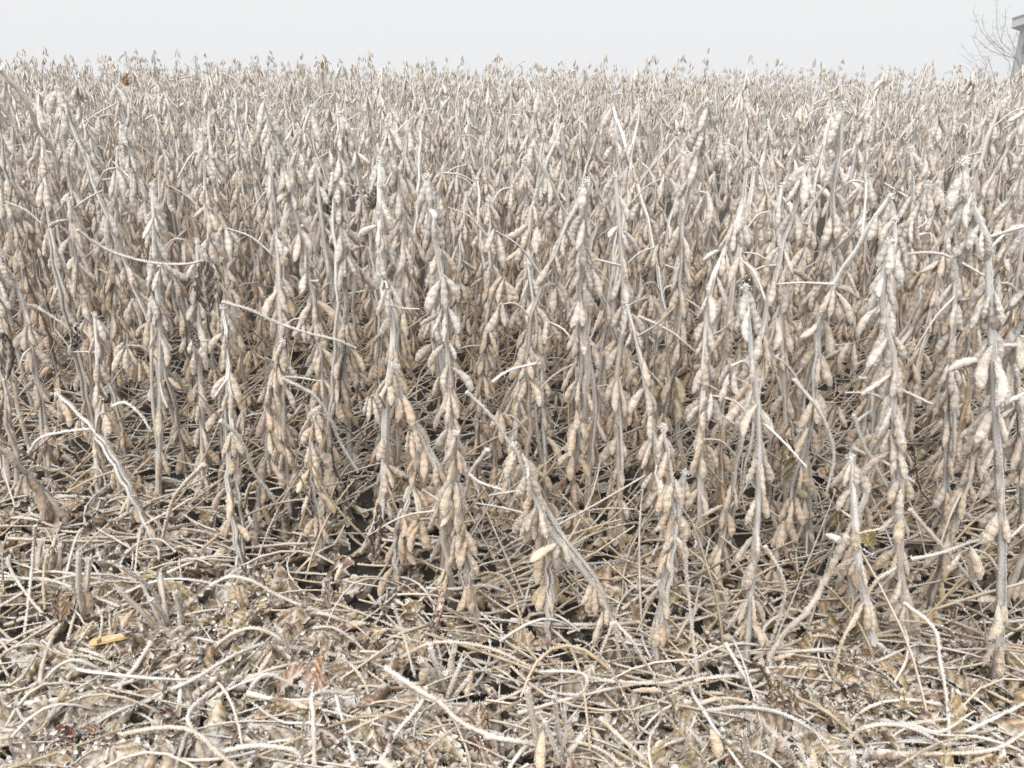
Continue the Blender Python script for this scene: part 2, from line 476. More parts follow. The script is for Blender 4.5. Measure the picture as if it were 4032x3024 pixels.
# ------------------------------------------------------------------ bare shrub in front of the shed
def build_shrub():
    D = 23.0
    def P(x, y): return dp(3732 + x / 5.53, y / 5.53, D)
    b0 = P(1590, 1480)
    gz = float(ground_z(b0[0], D))
    root = empty('bare_shrub', (b0[0], D, gz))
    tag(root, 'leafless shrub with arching grey branches beside the shed', 'shrub')
    base = np.array((b0[0], D, gz))
    tm = MB()
    T = crv([base - (0, 0, 0.05), P(1590, 1480), P(1605, 1200), P(1560, 950), P(1500, 700)], 26)
    tube(tm, T, np.linspace(0.026, 0.005, 26), 7, 0.15)
    tm.build('trunk', M_BARK, root)
    B = [[(1590, 1480), (1480, 1290), (1360, 1190), (1200, 1090), (1050, 960), (900, 810), (780, 600), (755, 400), (790, 280)],
         [(1530, 1370), (1470, 1280), (1230, 1190), (1050, 1050), (900, 890), (750, 690), (600, 370), (540, 240)],
         [(1470, 1280), (1240, 1210), (1000, 1130), (880, 1070), (740, 950), (630, 840), (570, 760)],
         [None, (950, 1490), (850, 1370), (720, 1190), (600, 960), (565, 850), (600, 700)],
         [None, (820, 1450), (600, 1310), (430, 1140), (290, 950)],
         [None, (670, 1490), (500, 1350), (350, 1230), (220, 1150)],
         [(1590, 1480), (1440, 1200), (1200, 940), (1110, 770), (1070, 520), (1070, 300), (1080, 0), (1090, -220)],
         [(1200, 940), (1160, 900), (1190, 700), (1250, 450), (1255, 180)],
         [(1590, 1480), (1430, 1080), (1470, 800), (1510, 600)],
         [(1560, 1400), (1480, 1080), (1390, 920), (1310, 720), (1270, 540)],
         [None, (1350, 1500), (1250, 1270), (1190, 1080), (1060, 880), (980, 650), (990, 400)],
         [None, (1440, 1470), (1280, 1290), (1230, 1180), (1160, 1020)],
         [(950, 1490), (880, 1300), (800, 1200)],
         [(1590, 1480), (1640, 1200), (1720, 900), (1790, 600), (1850, 350)],
         [(1605, 1200), (1650, 900), (1690, 650), (1700, 380)]]
    for k, b in enumerate(B):
        off = RNG.uniform(-0.5, 0.5)
        pts = []
        for i, q in enumerate(b):
            if q is None:
                pts.append(base.copy())
            else:
                p = P(*q); f = i / (len(b) - 1)
                p = np.array((0, 0, CAM_H)) + (p - np.array((0, 0, CAM_H))) * (1 + off * f / D)
                pts.append(p)
        n = 8 * len(pts)
        C = crv(pts, n)
        C[1:] += RNG.normal(0, 0.004, C[1:].shape)
        mb = MB()
        r0 = 0.0095 if len(b) > 6 else 0.007
        tube(mb, C, np.linspace(r0, 0.0028, n), 6, 0.1)
        for _ in range(int(n * 0.45)):                     # short side twigs
            i = int(RNG.integers(n // 4, n - 2))
            d = nrm(C[i + 1] - C[i] + RNG.normal(0, 0.10, 3) * np.array((1, 1, 0.7)))
            d = nrm(d + RNG.normal(0, 0.6, 3))
            L = RNG.uniform(0.05, 0.24)
            mid = C[i] + d * L * 0.5 + RNG.normal(0, 0.012, 3)
            tube(mb, crv([C[i], mid, C[i] + d * L + (0, 0, 0.03)], 5), np.linspace(0.0034, 0.0018, 5), 4, 0.05)
        mb.build('branch', M_BARK, root)
build_shrub()

# ------------------------------------------------------------------ bean pods
def pod_template(rings, sides, L, W, bend, beans, n_spike, seed):
    """a hanging pod: origin at the stalk end, body down -Z, width X, thickness Y"""
    r = np.random.default_rng(seed)
    mb = MB()
    t = np.linspace(0, 1, rings)
    q = np.clip((t - 0.05) / 0.90, 0, 1)
    env = (q ** 0.72 * (1 - q) ** 0.40) / (0.643 ** 0.72 * 0.357 ** 0.40)
    bul = 1 + 0.08 * np.cos((t - 0.14) / 0.74 * beans * 2 * math.pi + math.pi) * ((t > 0.12) & (t < 0.9))
    hw = 0.5 * W * env * bul + 0.0011
    hw[-1] = 0.0006
    ht = hw * (0.54 + 0.1 * (bul - 1) / 0.08)
    cx = bend * L * (np.sin(t * math.pi * 0.9) * 0.35 + t * t * 0.25) * 0.9
    cz = -L * t
    th = np.arange(sides) * 2 * math.pi / sides
    X = cx[:, None] + hw[:, None] * np.sign(np.cos(th)) * np.abs(np.cos(th)) ** 0.9
    Y = ht[:, None] * np.sin(th)[None]
    Z = np.repeat(cz[:, None], sides, 1)
    V = np.stack([X, Y, Z], -1)
    if rings > 8:
        V = V + r.normal(0, 0.00035, V.shape)
    i = np.arange(rings - 1)[:, None] * sides; j = np.arange(sides)[None]; k = (np.arange(sides)[None] + 1) % sides
    F = np.stack([i + j, i + sides + j, i + sides + k, i + k], -1).reshape(-1, 4)
    fr = np.zeros((rings, sides)); ti = np.ones((rings, sides, 3))
    sut = np.abs(np.cos(th)) > 0.93                          # the seams stay darker and barer
    ti[:, sut] *= np.array((0.74, 0.66, 0.60))
    fr[:, sut] -= 0.20
    ti[:2] *= 0.6; ti[-1:] *= 0.6
    mb.add(V.reshape(-1, 3), F, fr.ravel(), ti.reshape(-1, 3))
    if n_spike:
        ii = r.integers(1, rings - 1, n_spike); jj = r.integers(0, sides, n_spike)
        f = r.random((n_spike, 1)); g = r.random((n_spike, 1))
        kk = (jj + 1) % sides; i2 = np.minimum(ii + 1, rings - 1)
        P = (V[ii, jj] * (1 - f) + V[ii, kk] * f) * (1 - g) + (V[i2, jj] * (1 - f) + V[i2, kk] * f) * g
        C = np.stack([np.interp(-P[:, 2], -cz, cx), np.zeros(n_spike), P[:, 2]], -1)
        Dn = nrm(P - C) + r.normal(0, 0.4, P.shape)
        spikes(mb, P, Dn, (0.0006 + 0.0015 * r.random(n_spike) ** 1.4), 0.0004 + 0.0004 * r.random(n_spike), 0.18 + 0.55 * np.repeat(r.random(n_spike), 4), (1.1, 1.1, 1.1))
    return mb

PODS = []
for k in range(26):
    L = RNG.uniform(0.037, 0.051)
    mb = pod_template(17, 11, L, RNG.uniform(0.0088, 0.0110), RNG.uniform(-0.6, 0.6), int(RNG.choice((2, 3, 3))), 900, 100 + k)
    PODS.append(mb.mesh('pod', M_POD))
PODS_LO = []
for k in range(10):
    L = RNG.uniform(0.034, 0.046)
    PODS_LO.append(pod_template(4, 4, L, RNG.uniform(0.0088, 0.0110), RNG.uniform(-0.42, 0.42), 3, 0, 300 + k).arrays())

# ------------------------------------------------------------------ the bean plant
def clusters(path, h_rel, rng, lod):
    """pod attachment points, directions, scales along a stem path (base to tip); h_rel is height above ground per point"""
    seg = np.linalg.norm(np.diff(path, axis=0), axis=1)
    s = np.concatenate(([0], np.cumsum(seg)))
    pods, arms = [], []
    d = rng.uniform(0.05, 0.12)
    side = rng.uniform(0, 6.283)
    def at(u):
        i = min(np.searchsorted(s, u, side='right') - 1, len(path) - 2)
        f = (u - s[i]) / max(seg[i], 1e-9)
        return path[i] * (1 - f) + path[i + 1] * f
    while d < s[-1] - 0.008:
        p = at(d)
        side += math.pi + rng.normal(0, 0.7)
        k = int(rng.choice((3, 3, 4, 4, 5, 6)))
        if rng.random() < (0.10 if lod < 2 else 0.02):                              # a short fruiting arm that lifts off the stem
            L = rng.uniform(0.03, 0.085)
            e = p + np.array((math.cos(side) * L, math.sin(side) * L, L * rng.uniform(0.3, 1.0)))
            arms.append(np.array([p, p * 0.5 + e * 0.5 + (0, 0, 0.012), e]))
            q = e
        else:
            q = p
        for i in range(k):
            az = side + (i + rng.uniform(-0.3, 0.3)) * 6.283 / k
            th = float(np.clip(rng.normal(0.33, 0.12), 0.08, 0.8))
            if rng.random() < 0.03: th += 0.6
            dr = np.array((math.sin(th) * math.cos(az), math.sin(th) * math.sin(az), -math.cos(th)))
            o = q + np.array((math.cos(az), math.sin(az), 0)) * 0.0042 + (0, 0, rng.uniform(-0.009, 0.006))
            pods.append((o, dr, rng.uniform(0, 6.283), rng.uniform(0.70, 1.10) * (1.0 if d < s[-1] * 0.8 else 0.86)))
        d += rng.uniform(0.038, 0.066) * (0.84 if d > s[-1] * 0.6 else 1.0)
    for i in range(int(rng.integers(2, 5))):                 # the tip
        az = rng.uniform(0, 6.283); th = rng.uniform(0.12, 0.5)
        pods.append((path[-1] - (0, 0, rng.uniform(-0.002, 0.012)), np.array((math.sin(th) * math.cos(az), math.sin(th) * math.sin(az), -math.cos(th))), rng.uniform(0, 6.283), rng.uniform(0.7, 1.0)))
    return pods, arms

def sticks(path, rng, n):
    """bare leaf stalks still on the stem"""
    res = []
    for _ in range(n):
        i = int(rng.integers(len(path) // 4, len(path) - 1))
        az = rng.uniform(0, 6.283); el = rng.uniform(-0.9, 0.9)
        L = rng.uniform(0.03, 0.11)
        d = np.array((math.cos(az) * math.cos(el), math.sin(az) * math.cos(el), math.sin(el)))
        res.append(np.array([path[i], path[i] + d * L * 0.5 + rng.normal(0, 0.004, 3), path[i] + d * L + (0, 0, rng.uniform(-0.02, 0.01))]))
    return res

def frost_level(z):
    """rime is heavier on the exposed upper plant than down among the stems"""
    return float(np.clip(0.02 + 0.52 * (max(z, 0) / 0.65) ** 1.5, 0.02, 0.60))

def pod_tint(rng, z):
    t = TAN * rng.uniform(0.82, 1.18) * np.array((1, rng.uniform(0.93, 1.05), rng.uniform(0.86, 1.1)))
    v = rng.random()
    if v < 0.09: t = t * np.array((0.70, 0.58, 0.50))
    g = np.clip((z - 0.25) / 0.4, 0, 1) * rng.uniform(0.4, 1.0)     # the exposed upper pods have weathered grey-brown
    t = t * (1 - 0.5 * g) + np.array((0.42, 0.32, 0.225)) * 0.5 * g
    return t

def stem_path(base, h, lean, rng, n=26):
    k = int(rng.integers(4, 7))
    t = np.linspace(0, 1, k)
    P = np.stack([base[0] + lean[0] * t ** 1.6, base[1] + lean[1] * t ** 1.6, base[2] + h * t], 1)
    P[1:, :2] += rng.normal(0, 0.012 * h / 0.7, (k - 1, 2))
    C = crv(P, n)
    C[:, 0] += 0.0022 * np.sin(np.arange(n) * 2.1 + rng.uniform(0, 6))
    return C

N_OBJ = [0]
def near_plant(path, rng, lod=0, n_sticks=2, extra_arms=(), stem_r=0.0056, frost_bias=0.0):
    """a plant as an Empty with stem, side stalks and every pod as parts"""
    base = path[0].copy()
    gz = float(ground_z(base[0], base[1]))
    root = empty('soybean_plant', (base[0], base[1], gz))
    pods, arms = clusters(path, None, rng, lod)
    n = len(path)
    z = path[:, 2] - gz
    mb = MB()
    rad = np.linspace(stem_r, stem_r * 0.5, n)
    rad = rad * (1 + 0.10 * np.sin(np.arange(n) * 1.7))
    fr = np.array([0.24 + 0.9 * frost_level(q) for q in z]) + frost_bias
    tint = np.array((1, 1, 1)) * rng.uniform(0.85, 1.25)
    if rng.random() < 0.25: tint = tint * np.array((1.35, 1.12, 0.9))
    tube(mb, path, rad, 11 if lod == 0 else 6, fr, tint, ridge=0.2, stripes=0.95)
    if lod == 0:
        tube_spikes(mb, path, rad, 620, 0.0024, 0.00065, 0.15)
        spikes(mb, path[-1] + rng.normal(0, 0.0026, (80, 3)), rng.normal(0, 1, (80, 3)) + (0, 0, 0.8), 0.0017, 0.0012)
    else:
        tube_spikes(mb, path, rad, 80, 0.0030, 0.0011, 0.15)
    mb.build('stem', M_STEM, root)
    for _ in range(int(rng.choice((0, 1, 1, 2)))):            # side branches that run up along the main stem
        i0 = int(rng.integers(1, n // 3)); i1 = int(rng.integers(n // 2, n - 2))
        C = path[i0:i1].copy()
        az = rng.uniform(0, 6.283); t = np.linspace(0, 1, len(C))
        off = rng.uniform(0.007, 0.016) * np.sin(np.clip(t * 2.2, 0, 1) * math.pi / 2) + 0.002 * np.sin(t * 7 + az) * t
        C[:, 0] += math.cos(az) * off; C[:, 1] += math.sin(az) * off
        m2 = MB(); rb = np.linspace(stem_r * 0.62, stem_r * 0.4, len(C))
        tube(m2, C, rb, 7 if lod == 0 else 5, fr[i0:i1], tint, ridge=0.12, stripes=0.9)
        if lod == 0: tube_spikes(m2, C, rb, 240, 0.0022, 0.0006, 0.15)
        m2.build('branch', M_STEM, root)
        for _ in range(3):
            a_ = rng.uniform(0, 6.283); th = rng.uniform(0.15, 0.5)
            pods.append((C[-1], np.array((math.sin(th) * math.cos(a_), math.sin(th) * math.sin(a_), -math.cos(th))), rng.uniform(0, 6.283), rng.uniform(0.75, 1.05)))
    for a in list(arms) + list(extra_arms) + sticks(path, rng, n_sticks):
        m2 = MB()
        m = 12 if lod == 0 else 7
        C = crv(a, m)
        rr = np.linspace(0.0021, 0.0010, m)
        tube(m2, C, rr, 6 if lod == 0 else 5, frost_level(float(C[:, 2].mean() - gz)) * 0.85 + 0.28, (0.9, 0.92, 0.95))
        tube_spikes(m2, C, rr, 70 if lod == 0 else 12, 0.0022, 0.0006)
        m2.build('side_stalk', M_STALK, root)
    for o, d, roll, s in pods:
        ob = bpy.data.objects.new('pod', PODS[int(rng.integers(len(PODS)))])
        M = np.eye(4)
        M[:3, :3] = rot_to(d, roll, s)
        M[:3, 3] = o - np.array((base[0], base[1], gz))
        ob.parent = root
        ob.matrix_basis = Matrix(M.tolist())
        zz = o[2] - gz
        c = pod_tint(rng, zz)
        ob.color = (*[float(v) for v in c], frost_level(zz) + float(rng.normal(0, 0.06)) + frost_bias)
        link(ob)
    return root

def field_plant(mb_stem, mb_pod_lists, path, rng):
    gz = float(ground_z(path[0, 0], path[0, 1]))
    pods, arms = clusters(path, None, rng, 2)
    C = path[path.shape[0] // 3 if path[0, 1] > 3.8 else 0::5]
    z = C[:, 2] - gz
    tube(mb_stem, C, np.linspace(0.0052, 0.003, len(C)), 5, [0.30 + 0.75 * frost_level(q) for q in z], np.full(3, rng.uniform(0.8, 1.25)), cap=False)
    for a in arms + sticks(path, rng, 1):
        tube(mb_stem, crv(a, 4), 0.0022, 4, frost_level(a[-1][2] - gz) * 0.9 + 0.2, (1.5, 1.4, 1.2), cap=False)
    for o, d, roll, s in pods:
        if o[2] - gz < (0.52 if path[0, 1] > 4.6 else 0.44 if path[0, 1] > 3.8 else 0.36 if path[0, 1] > 2.9 else 0.2): continue
        M = np.eye(4); M[:3, :3] = rot_to(d, roll, s * 0.95); M[:3, 3] = o
        zz = o[2] - gz
        mb_pod_lists[int(rng.integers(len(PODS_LO)))].append((M, pod_tint(rng, zz), frost_level(zz) + 0.08 + rng.normal(0, 0.13)))

# rows run from far left to near right
ROW_A = R(-18.0)
U = np.array((math.cos(ROW_A), math.sin(ROW_A)))
NV = np.array((-math.sin(ROW_A), math.cos(ROW_A)))
ROW0 = np.array((0.0, 1.10))
ROW_S, PL_S = 0.165, 0.100

# plants of the front rank, traced: stem from foot to tip (source pixels)
FRONT = [
    ([(105, 1060), (95, 900), (75, 800), (60, 700), (30, 600)], 1.823, 'tan-podded bean plant at the left end of the front rank'),
    ([(215, 1090), (210, 1000), (212, 870), (210, 760), (205, 680)], 1.823, 'short bean plant with spreading pods, second from left in the front rank'),
    ([(340, 1085), (345, 940), (345, 800), (345, 700), (335, 560), (330, 400)], 1.823, 'straight tall bean plant third from left in the front rank'),
    ([(440, 1080), (435, 900), (430, 740), (428, 600), (425, 520)], 1.823, 'bean plant with a dark shrivelled leaf hanging from its upper stem'),
    ([(492, 1070), (490, 980), (486, 880), (492, 800), (490, 715)], 1.823, 'low bean plant just right of the one with the dark leaf'),
    ([(625, 1110), (612, 920), (610, 800), (605, 700), (600, 560), (590, 430), (575, 250)], 1.823, 'very tall frosted bean plant with a white arching side stalk low down'),
    ([(757, 1040), (752, 900), (735, 720), (705, 560), (690, 440), (683, 345)], 1.823, 'wavy-stemmed bean plant leaning left with a hooked frosted tip'),
    ([(690, 1060), (690, 940), (690, 800), (688, 690), (684, 590)], 1.823, 'slim bean plant just left of the wavy-stemmed one'),
    ([(815, 1190), (830, 1030), (832, 900), (850, 710), (825, 620), (820, 480), (820, 345)], 1.823, 'tall bean plant with kinked stem and brown leaf at its foot'),
    ([(955, 1275), (962, 1160), (975, 1000), (972, 860), (965, 740), (958, 620), (932, 480), (925, 380)], 1.823, 'thick bean plant with dense frosted pods, its foot nearest in the centre left'),
    ([(1178, 1110), (1178, 1000), (1172, 880), (1168, 760), (1150, 640), (1140, 570)], 1.823, 'bean plant with double stem and heavy pod whorls in the middle of the front rank'),
    ([(1092, 1110), (1098, 1040), (1112, 940), (1128, 800), (1142, 700)], 1.823, 'pinkish bare-stemmed bean plant just left of the double-stemmed one'),
    ([(1268, 1130), (1272, 1020), (1286, 880), (1272, 760), (1262, 640), (1255, 560)], 1.823, 'slender bean plant with pods close to the stem, right of the double-stemmed one'),
    ([(1345, 1190), (1338, 1040), (1332, 830), (1348, 680), (1340, 500), (1328, 380)], 1.823, 'tall bean plant with a whorl of white pods on its tip, right of centre'),
    ([(1442, 1230), (1428, 1070), (1410, 930), (1385, 780), (1352, 655)], 1.823, 'bean plant leaning left, its stem pale pink and pods clasping it'),
    ([(1512, 1230), (1513, 1100), (1515, 960), (1522, 760), (1535, 620), (1562, 550), (1605, 445)], 1.823, 'bean plant with long pale straight stem bending right at the top'),
    ([(1612, 1440), (1620, 1300), (1632, 1180), (1640, 1040), (1640, 900), (1625, 780), (1610, 620)], 1.823, 'grey-stemmed bean plant with pod tufts down to the ground, right of centre'),
    ([(1700, 1150), (1700, 950), (1690, 720), (1690, 600), (1680, 480), (1690, 400)], 1.823, 'tall dark-stemmed bean plant behind the tufted grey one'),
    ([(1972, 1430), (1948, 1250), (1945, 1110), (1945, 1020), (1930, 900), (1935, 790), (1905, 650), (1925, 520)], 1.823, 'white-frosted bean plant with one large drooping pod at mid-stem'),
    ([(2150, 1500), (2160, 1360), (2165, 1180), (2160, 1050), (2150, 900), (2145, 760), (2138, 640), (2130, 520), (2090, 420), (2085, 350)], 1.823, 'tallest heavily frosted bean plant near the right edge, white pods tented on top'),
    ([(2040, 1230), (2045, 1000), (2048, 820), (2060, 700), (2066, 540)], 1.823, 'bean plant just left of the tallest one near the right edge'),
    ([(1896, 1450), (1880, 1350), (1856, 1220), (1846, 1100), (1838, 988)], 1.823, 'broken-topped bean stalk with a thick white frosted end'),
    ([(1352, 1400), (1300, 1290), (1250, 1220), (1180, 1130), (1140, 1030), (1110, 960)], 1.823, 'bean plant fallen over to the left with pods hanging under its slanting stem'),
    ([(1745, 1230), (1742, 1120), (1735, 1010), (1728, 930)], 1.823, 'short brown bean plant in the shade between two taller ones'),
    ([(2215, 1330), (2212, 1150), (2208, 1010), (2200, 880), (2196, 760)], 1.823, 'bean plant half cut off by the right edge of the view'),
    ([(2, 1080), (-4, 950), (0, 820), (-6, 700), (-2, 560)], 1.823, 'bean plant half cut off by the left edge of the view'),
    ([(1440, 1290), (1452, 1200), (1468, 1110), (1480, 1020)], 1.823, 'small bean plant with low pods under the pale straight stem'),
]
TRACED = []
ANCHOR = {}
for k, (pp, sc_, lab) in enumerate(FRONT):
    rng = np.random.default_rng(500 + k)
    pts = [(x * sc_, y * sc_) for x, y in pp]
    foot = gp(*pts[0], 0.0)
    depth = foot[1]
    tilt = rng.uniform(-0.03, 0.05)
    P = [foot - (0, 0, 0.01)]
    for i, (x, y) in enumerate(pts[1:]):
        f = (i + 1) / (len(pts) - 1)
        P.append(dp(x, y, depth + tilt * f))
    P = crv(P, 34)
    rt = near_plant(P, rng, 0, 1, stem_r=0.0061 if k not in (21,) else 0.0072, frost_bias=0.20)
    tag(rt, lab, 'bean plant', 'bean plants of the front rank')
    TRACED.append((foot[:2], rt))
    ANCHOR[k] = rt

# the rows behind
ORD = ['first', 'second', 'third', 'fourth', 'fifth', 'sixth', 'seventh', 'eighth', 'ninth', 'tenth', 'eleventh', 'twelfth', 'thirteenth', 'fourteenth', 'fifteenth', 'sixteenth', 'seventeenth', 'eighteenth', 'nineteenth', 'twentieth']
def ordinal(i):
    if i < 20: return ORD[i]
    return ['twenty', 'thirty', 'forty', 'fifty'][(i + 1) // 10 - 2] + ('-' + ORD[(i + 1) % 10 - 1] if (i + 1) % 10 else '')
cand = []
for k in range(0, 44):
    rng = np.random.default_rng(900 + k)
    o = ROW0 + NV * k * ROW_S
    ss = np.arange(-7.5, 7.5, PL_S)
    for s in ss:
        q = o + U * (s + rng.normal(0, 0.03)) + NV * (rng.normal(0, 0.024) - (rng.uniform(0, 0.09) if k == 0 else 0))
        if q[1] < 0.6 or q[1] > 8.2: continue
        half = q[1] * 0.64 + 0.22
        if abs(q[0]) > half: continue
        if k >= 34 and rng.random() < 0.3: continue
        if k <= 1:
            if k == 0 and rng.random() < 0.35: continue
            if min(np.hypot(*(q - t[0])) for t in TRACED) < 0.05: continue
        elif min(np.hypot(*(q - t[0])) for t in TRACED) < 0.05: continue
        # two thin places in the stand, where the litter shows through
        if k <= 4 and rng.random() < 0.12: continue
        cand.append((k, q, rng.integers(1 << 30)))
cand.sort(key=lambda c: np.hypot(*c[1]))
inview = []
for c in cand:
    x, y = to_px((c[1][0], c[1][1], 0.6))
    if -40 < x < 4072: inview.append(c)
N_NEAR = 300 - len(FRONT)
chosen = set(id(c) for c in inview[:N_NEAR])
near = [c for c in cand if id(c) in chosen]
rest = [c for c in cand if id(c) not in chosen]
rows = {}
for c in near: rows.setdefault(c[0], []).append(c)
for k in rows: rows[k].sort(key=lambda c: to_px((c[1][0], c[1][1], 0.5))[0])

def grow(c):
    k, q, seed = c
    rng = np.random.default_rng(int(seed))
    gz = float(ground_z(*q))
    h = float(np.clip(rng.normal(0.69, 0.060), 0.50, 0.82))
    if k == 0: h = rng.uniform(0.22, 0.46)
    if rng.random() < 0.03: h += rng.uniform(0.03, 0.07)
    lean = rng.normal(0, 0.055, 2)
    if rng.random() < 0.07: lean = rng.normal(0, 0.16, 2); h *= 0.9
    return stem_path((q[0], q[1], gz - 0.01), h, lean, rng), rng, h, lean
for k, lst in rows.items():
    for i, c in enumerate(lst):
        path, rng, h, lean = grow(c)
        d = c[1][1]
        rt = near_plant(path, rng, 0 if d < 1.75 else 1, 1, frost_bias=0.06 if k <= 1 else 0.0)
        st = 'upright' if abs(lean[0]) < 0.06 else ('left-leaning' if lean[0] < 0 else 'right-leaning')
        hh = 'tall ' if h > 0.74 else ('low ' if h < 0.63 else '')
        if k == 0:
            tag(rt, 'short %s bean plant, %s from the left among the low ones filling the front rank' % (st, ordinal(i)), 'bean plant', 'low bean plants in the front rank')
            continue
        tag(rt, '%s%s frosted bean plant, %s from the left in row %s behind the front rank' % (hh, st, ordinal(i), ['zero', 'one', 'two', 'three', 'four', 'five', 'six', 'seven', 'eight', 'nine', 'ten', 'eleven', 'twelve', 'thirteen', 'fourteen'][min(k, 14)]), 'bean plant', 'bean plants in the rows behind')

fs, lists = MB(), [[] for _ in PODS_LO]
for c in rest:
    path, rng, h, lean = grow(c)
    field_plant(fs, lists, path, rng)
mbp = MB()
for t, l in zip(PODS_LO, lists):
    place(mbp, t, np.array([a[0] for a in l]), ti=np.array([a[1] for a in l]), frost_add=np.array([a[2] for a in l]))
fo = empty('bean_field', (0, 4, 0))
tag(fo, 'far stand of frosted bean plants fading toward the field crest', 'bean field', kind='stuff')
a = fs.build('stems', M_STEM, fo); a['kind'] = 'stuff'
a = mbp.build('pods', M_PODS, fo); a['kind'] = 'stuff'
print('plants near', len(near) + len(FRONT), 'far', len(rest))

# ------------------------------------------------------------------ dry leaves
def leaf_mesh(seed, nu, nv, n_spike, L=0.055, W=0.042, curl=1.0):
    """a withered leaflet: ovate blade, ribbed along its side veins, rolled and crumpled; lies around the origin"""
    r = np.random.default_rng(seed)
    mb = MB()
    u = np.linspace(0, 1, nu)[:, None]; v = np.linspace(-1, 1, nv)[None]
    wid = W * 0.5 * (np.sin(np.clip(u, 0.02, 0.985) ** 0.72 * math.pi) ** 0.75)
    y = (u - 0.5) * L + 0 * v
    x = wid * v
    rib = r.integers(5, 7)
    h = 0.0030 * np.cos((u * 1.0 - 0.38 * np.abs(v)) * 2 * math.pi * rib) * (0.25 + np.abs(v)) ** 0.7
    h = h - 0.0012 * np.exp(-(v / 0.12) ** 2)
    h = h + 0.0050 * np.sin(3.6 * v + r.uniform(0, 6) + 3 * u) * np.abs(v) ** 1.5 + 0.003 * np.sin(7 * u + r.uniform(0, 6)) * v
    # roll across the width
    roll = curl * r.uniform(1.0, 2.6) * r.choice((1, 1, -1))
    ang = roll * v * (0.6 + 0.5 * u) + 0.35 * r.normal() * u
    rr = wid / np.maximum(abs(roll), 0.3)
    X = rr * np.sin(ang); H = rr * (1 - np.cos(ang)) * np.sign(roll)
    X = X - h * np.sin(ang); H = np.abs(H) * (1 if roll > 0 else -1) + h * np.cos(ang)
    # curl along the length
    bend = curl * r.uniform(-2.2, 2.2)
    bend = math.copysign(max(abs(bend), 0.3), bend)
    a2 = bend * (u - 0.5) + 0 * v
    R2 = L / bend
    Y = (R2 + 0 * H) * np.sin(a2) - H * np.sin(a2)
    Z = R2 * (1 - np.cos(a2)) + H * np.cos(a2)
    tw = r.normal(0, 0.5) * (u - 0.5)
    X, Z = X * np.cos(tw) - Z * np.sin(tw), X * np.sin(tw) + Z * np.cos(tw)
    V = np.stack([X + 0 * Y, Y, Z], -1)
    V = V + r.normal(0, 0.0005, V.shape)
    i = np.arange(nu - 1)[:, None] * nv; j = np.arange(nv - 1)[None]
    F = np.stack([i + j, i + j + 1, i + nv + j + 1, i + nv + j], -1).reshape(-1, 4)
    crest = np.cos((u - 0.38 * np.abs(v)) * 2 * math.pi * rib)
    fr = -0.12 + 0.30 * crest * (np.abs(v) > 0.12) + 0.55 * np.exp(-(v / 0.13) ** 2) + 0.8 * (np.abs(v) > 0.95) + 0.6 * ((u < 0.04) | (u > 0.96)) + 0 * u
    ti = np.ones((nu, nv, 3)) * (1 + 0.34 * crest[..., None])
    ti[:, nv // 2] *= np.array((1.35, 1.3, 1.2))
    V = V - V.reshape(-1, 3).mean(0)
    mb.add(V.reshape(-1, 3), F, fr.ravel(), ti.reshape(-1, 3))
    if n_spike:
        e = np.concatenate([V[:, 0], V[:, -1], V[-1], V[0]])
        c = np.concatenate([V[:, 1], V[:, -2], V[-2], V[1]])
        k = r.integers(0, len(e), n_spike)
        spikes(mb, e[k] + r.normal(0, 0.0012, (n_spike, 3)), nrm(e[k] - c[k]) + r.normal(0, 0.5, (n_spike, 3)), 0.0007 + 0.0011 * r.random(n_spike), 0.0005)
        k = r.integers(0, nu * nv, n_spike // 2)
        spikes(mb, V.reshape(-1, 3)[k], r.normal(0, 1, (n_spike // 2, 3)), 0.0013, 0.0005)
    return mb

LEAVES = [leaf_mesh(700 + k, 36, 13, 130, RNG.uniform(0.052, 0.084), RNG.uniform(0.040, 0.060)).mesh('dry_leaf', M_LEAF) for k in range(22)]
LEAVES_MID = [leaf_mesh(760 + k, 23, 7, 10, RNG.uniform(0.050, 0.080), RNG.uniform(0.038, 0.056)).arrays() for k in range(18)]
LEAVES_LO = [leaf_mesh(800 + k, 8, 6, 4, RNG.uniform(0.040, 0.066), RNG.uniform(0.031, 0.048)).arrays() for k in range(16)]

def leaf_tint(rng):
    t = np.array((0.30, 0.222, 0.14)) * rng.uniform(0.65, 1.45) * np.array((1, rng.uniform(0.92, 1.06), rng.uniform(0.85, 1.15)))
    if rng.random() < 0.18: t = np.array((0.40, 0.30, 0.17)) * rng.uniform(0.8, 1.15)
    if rng.random() < 0.06: t = np.array((0.18, 0.105, 0.065)) * rng.uniform(0.8, 1.3)
    return t

def lump(x, y):
    """where litter is thick: 0 bare soil .. 1"""
    return 0.5 + 0.3 * np.sin(x * 7.1 + 2.0 * np.sin(y * 5.3)) + 0.3 * np.sin(y * 9.7 + 1.7 * np.sin(x * 6.1 + 1)) 

def euler_m(rx, ry, rz, s=1.0):
    return np.array((Euler((rx, ry, rz)).to_matrix())) * s

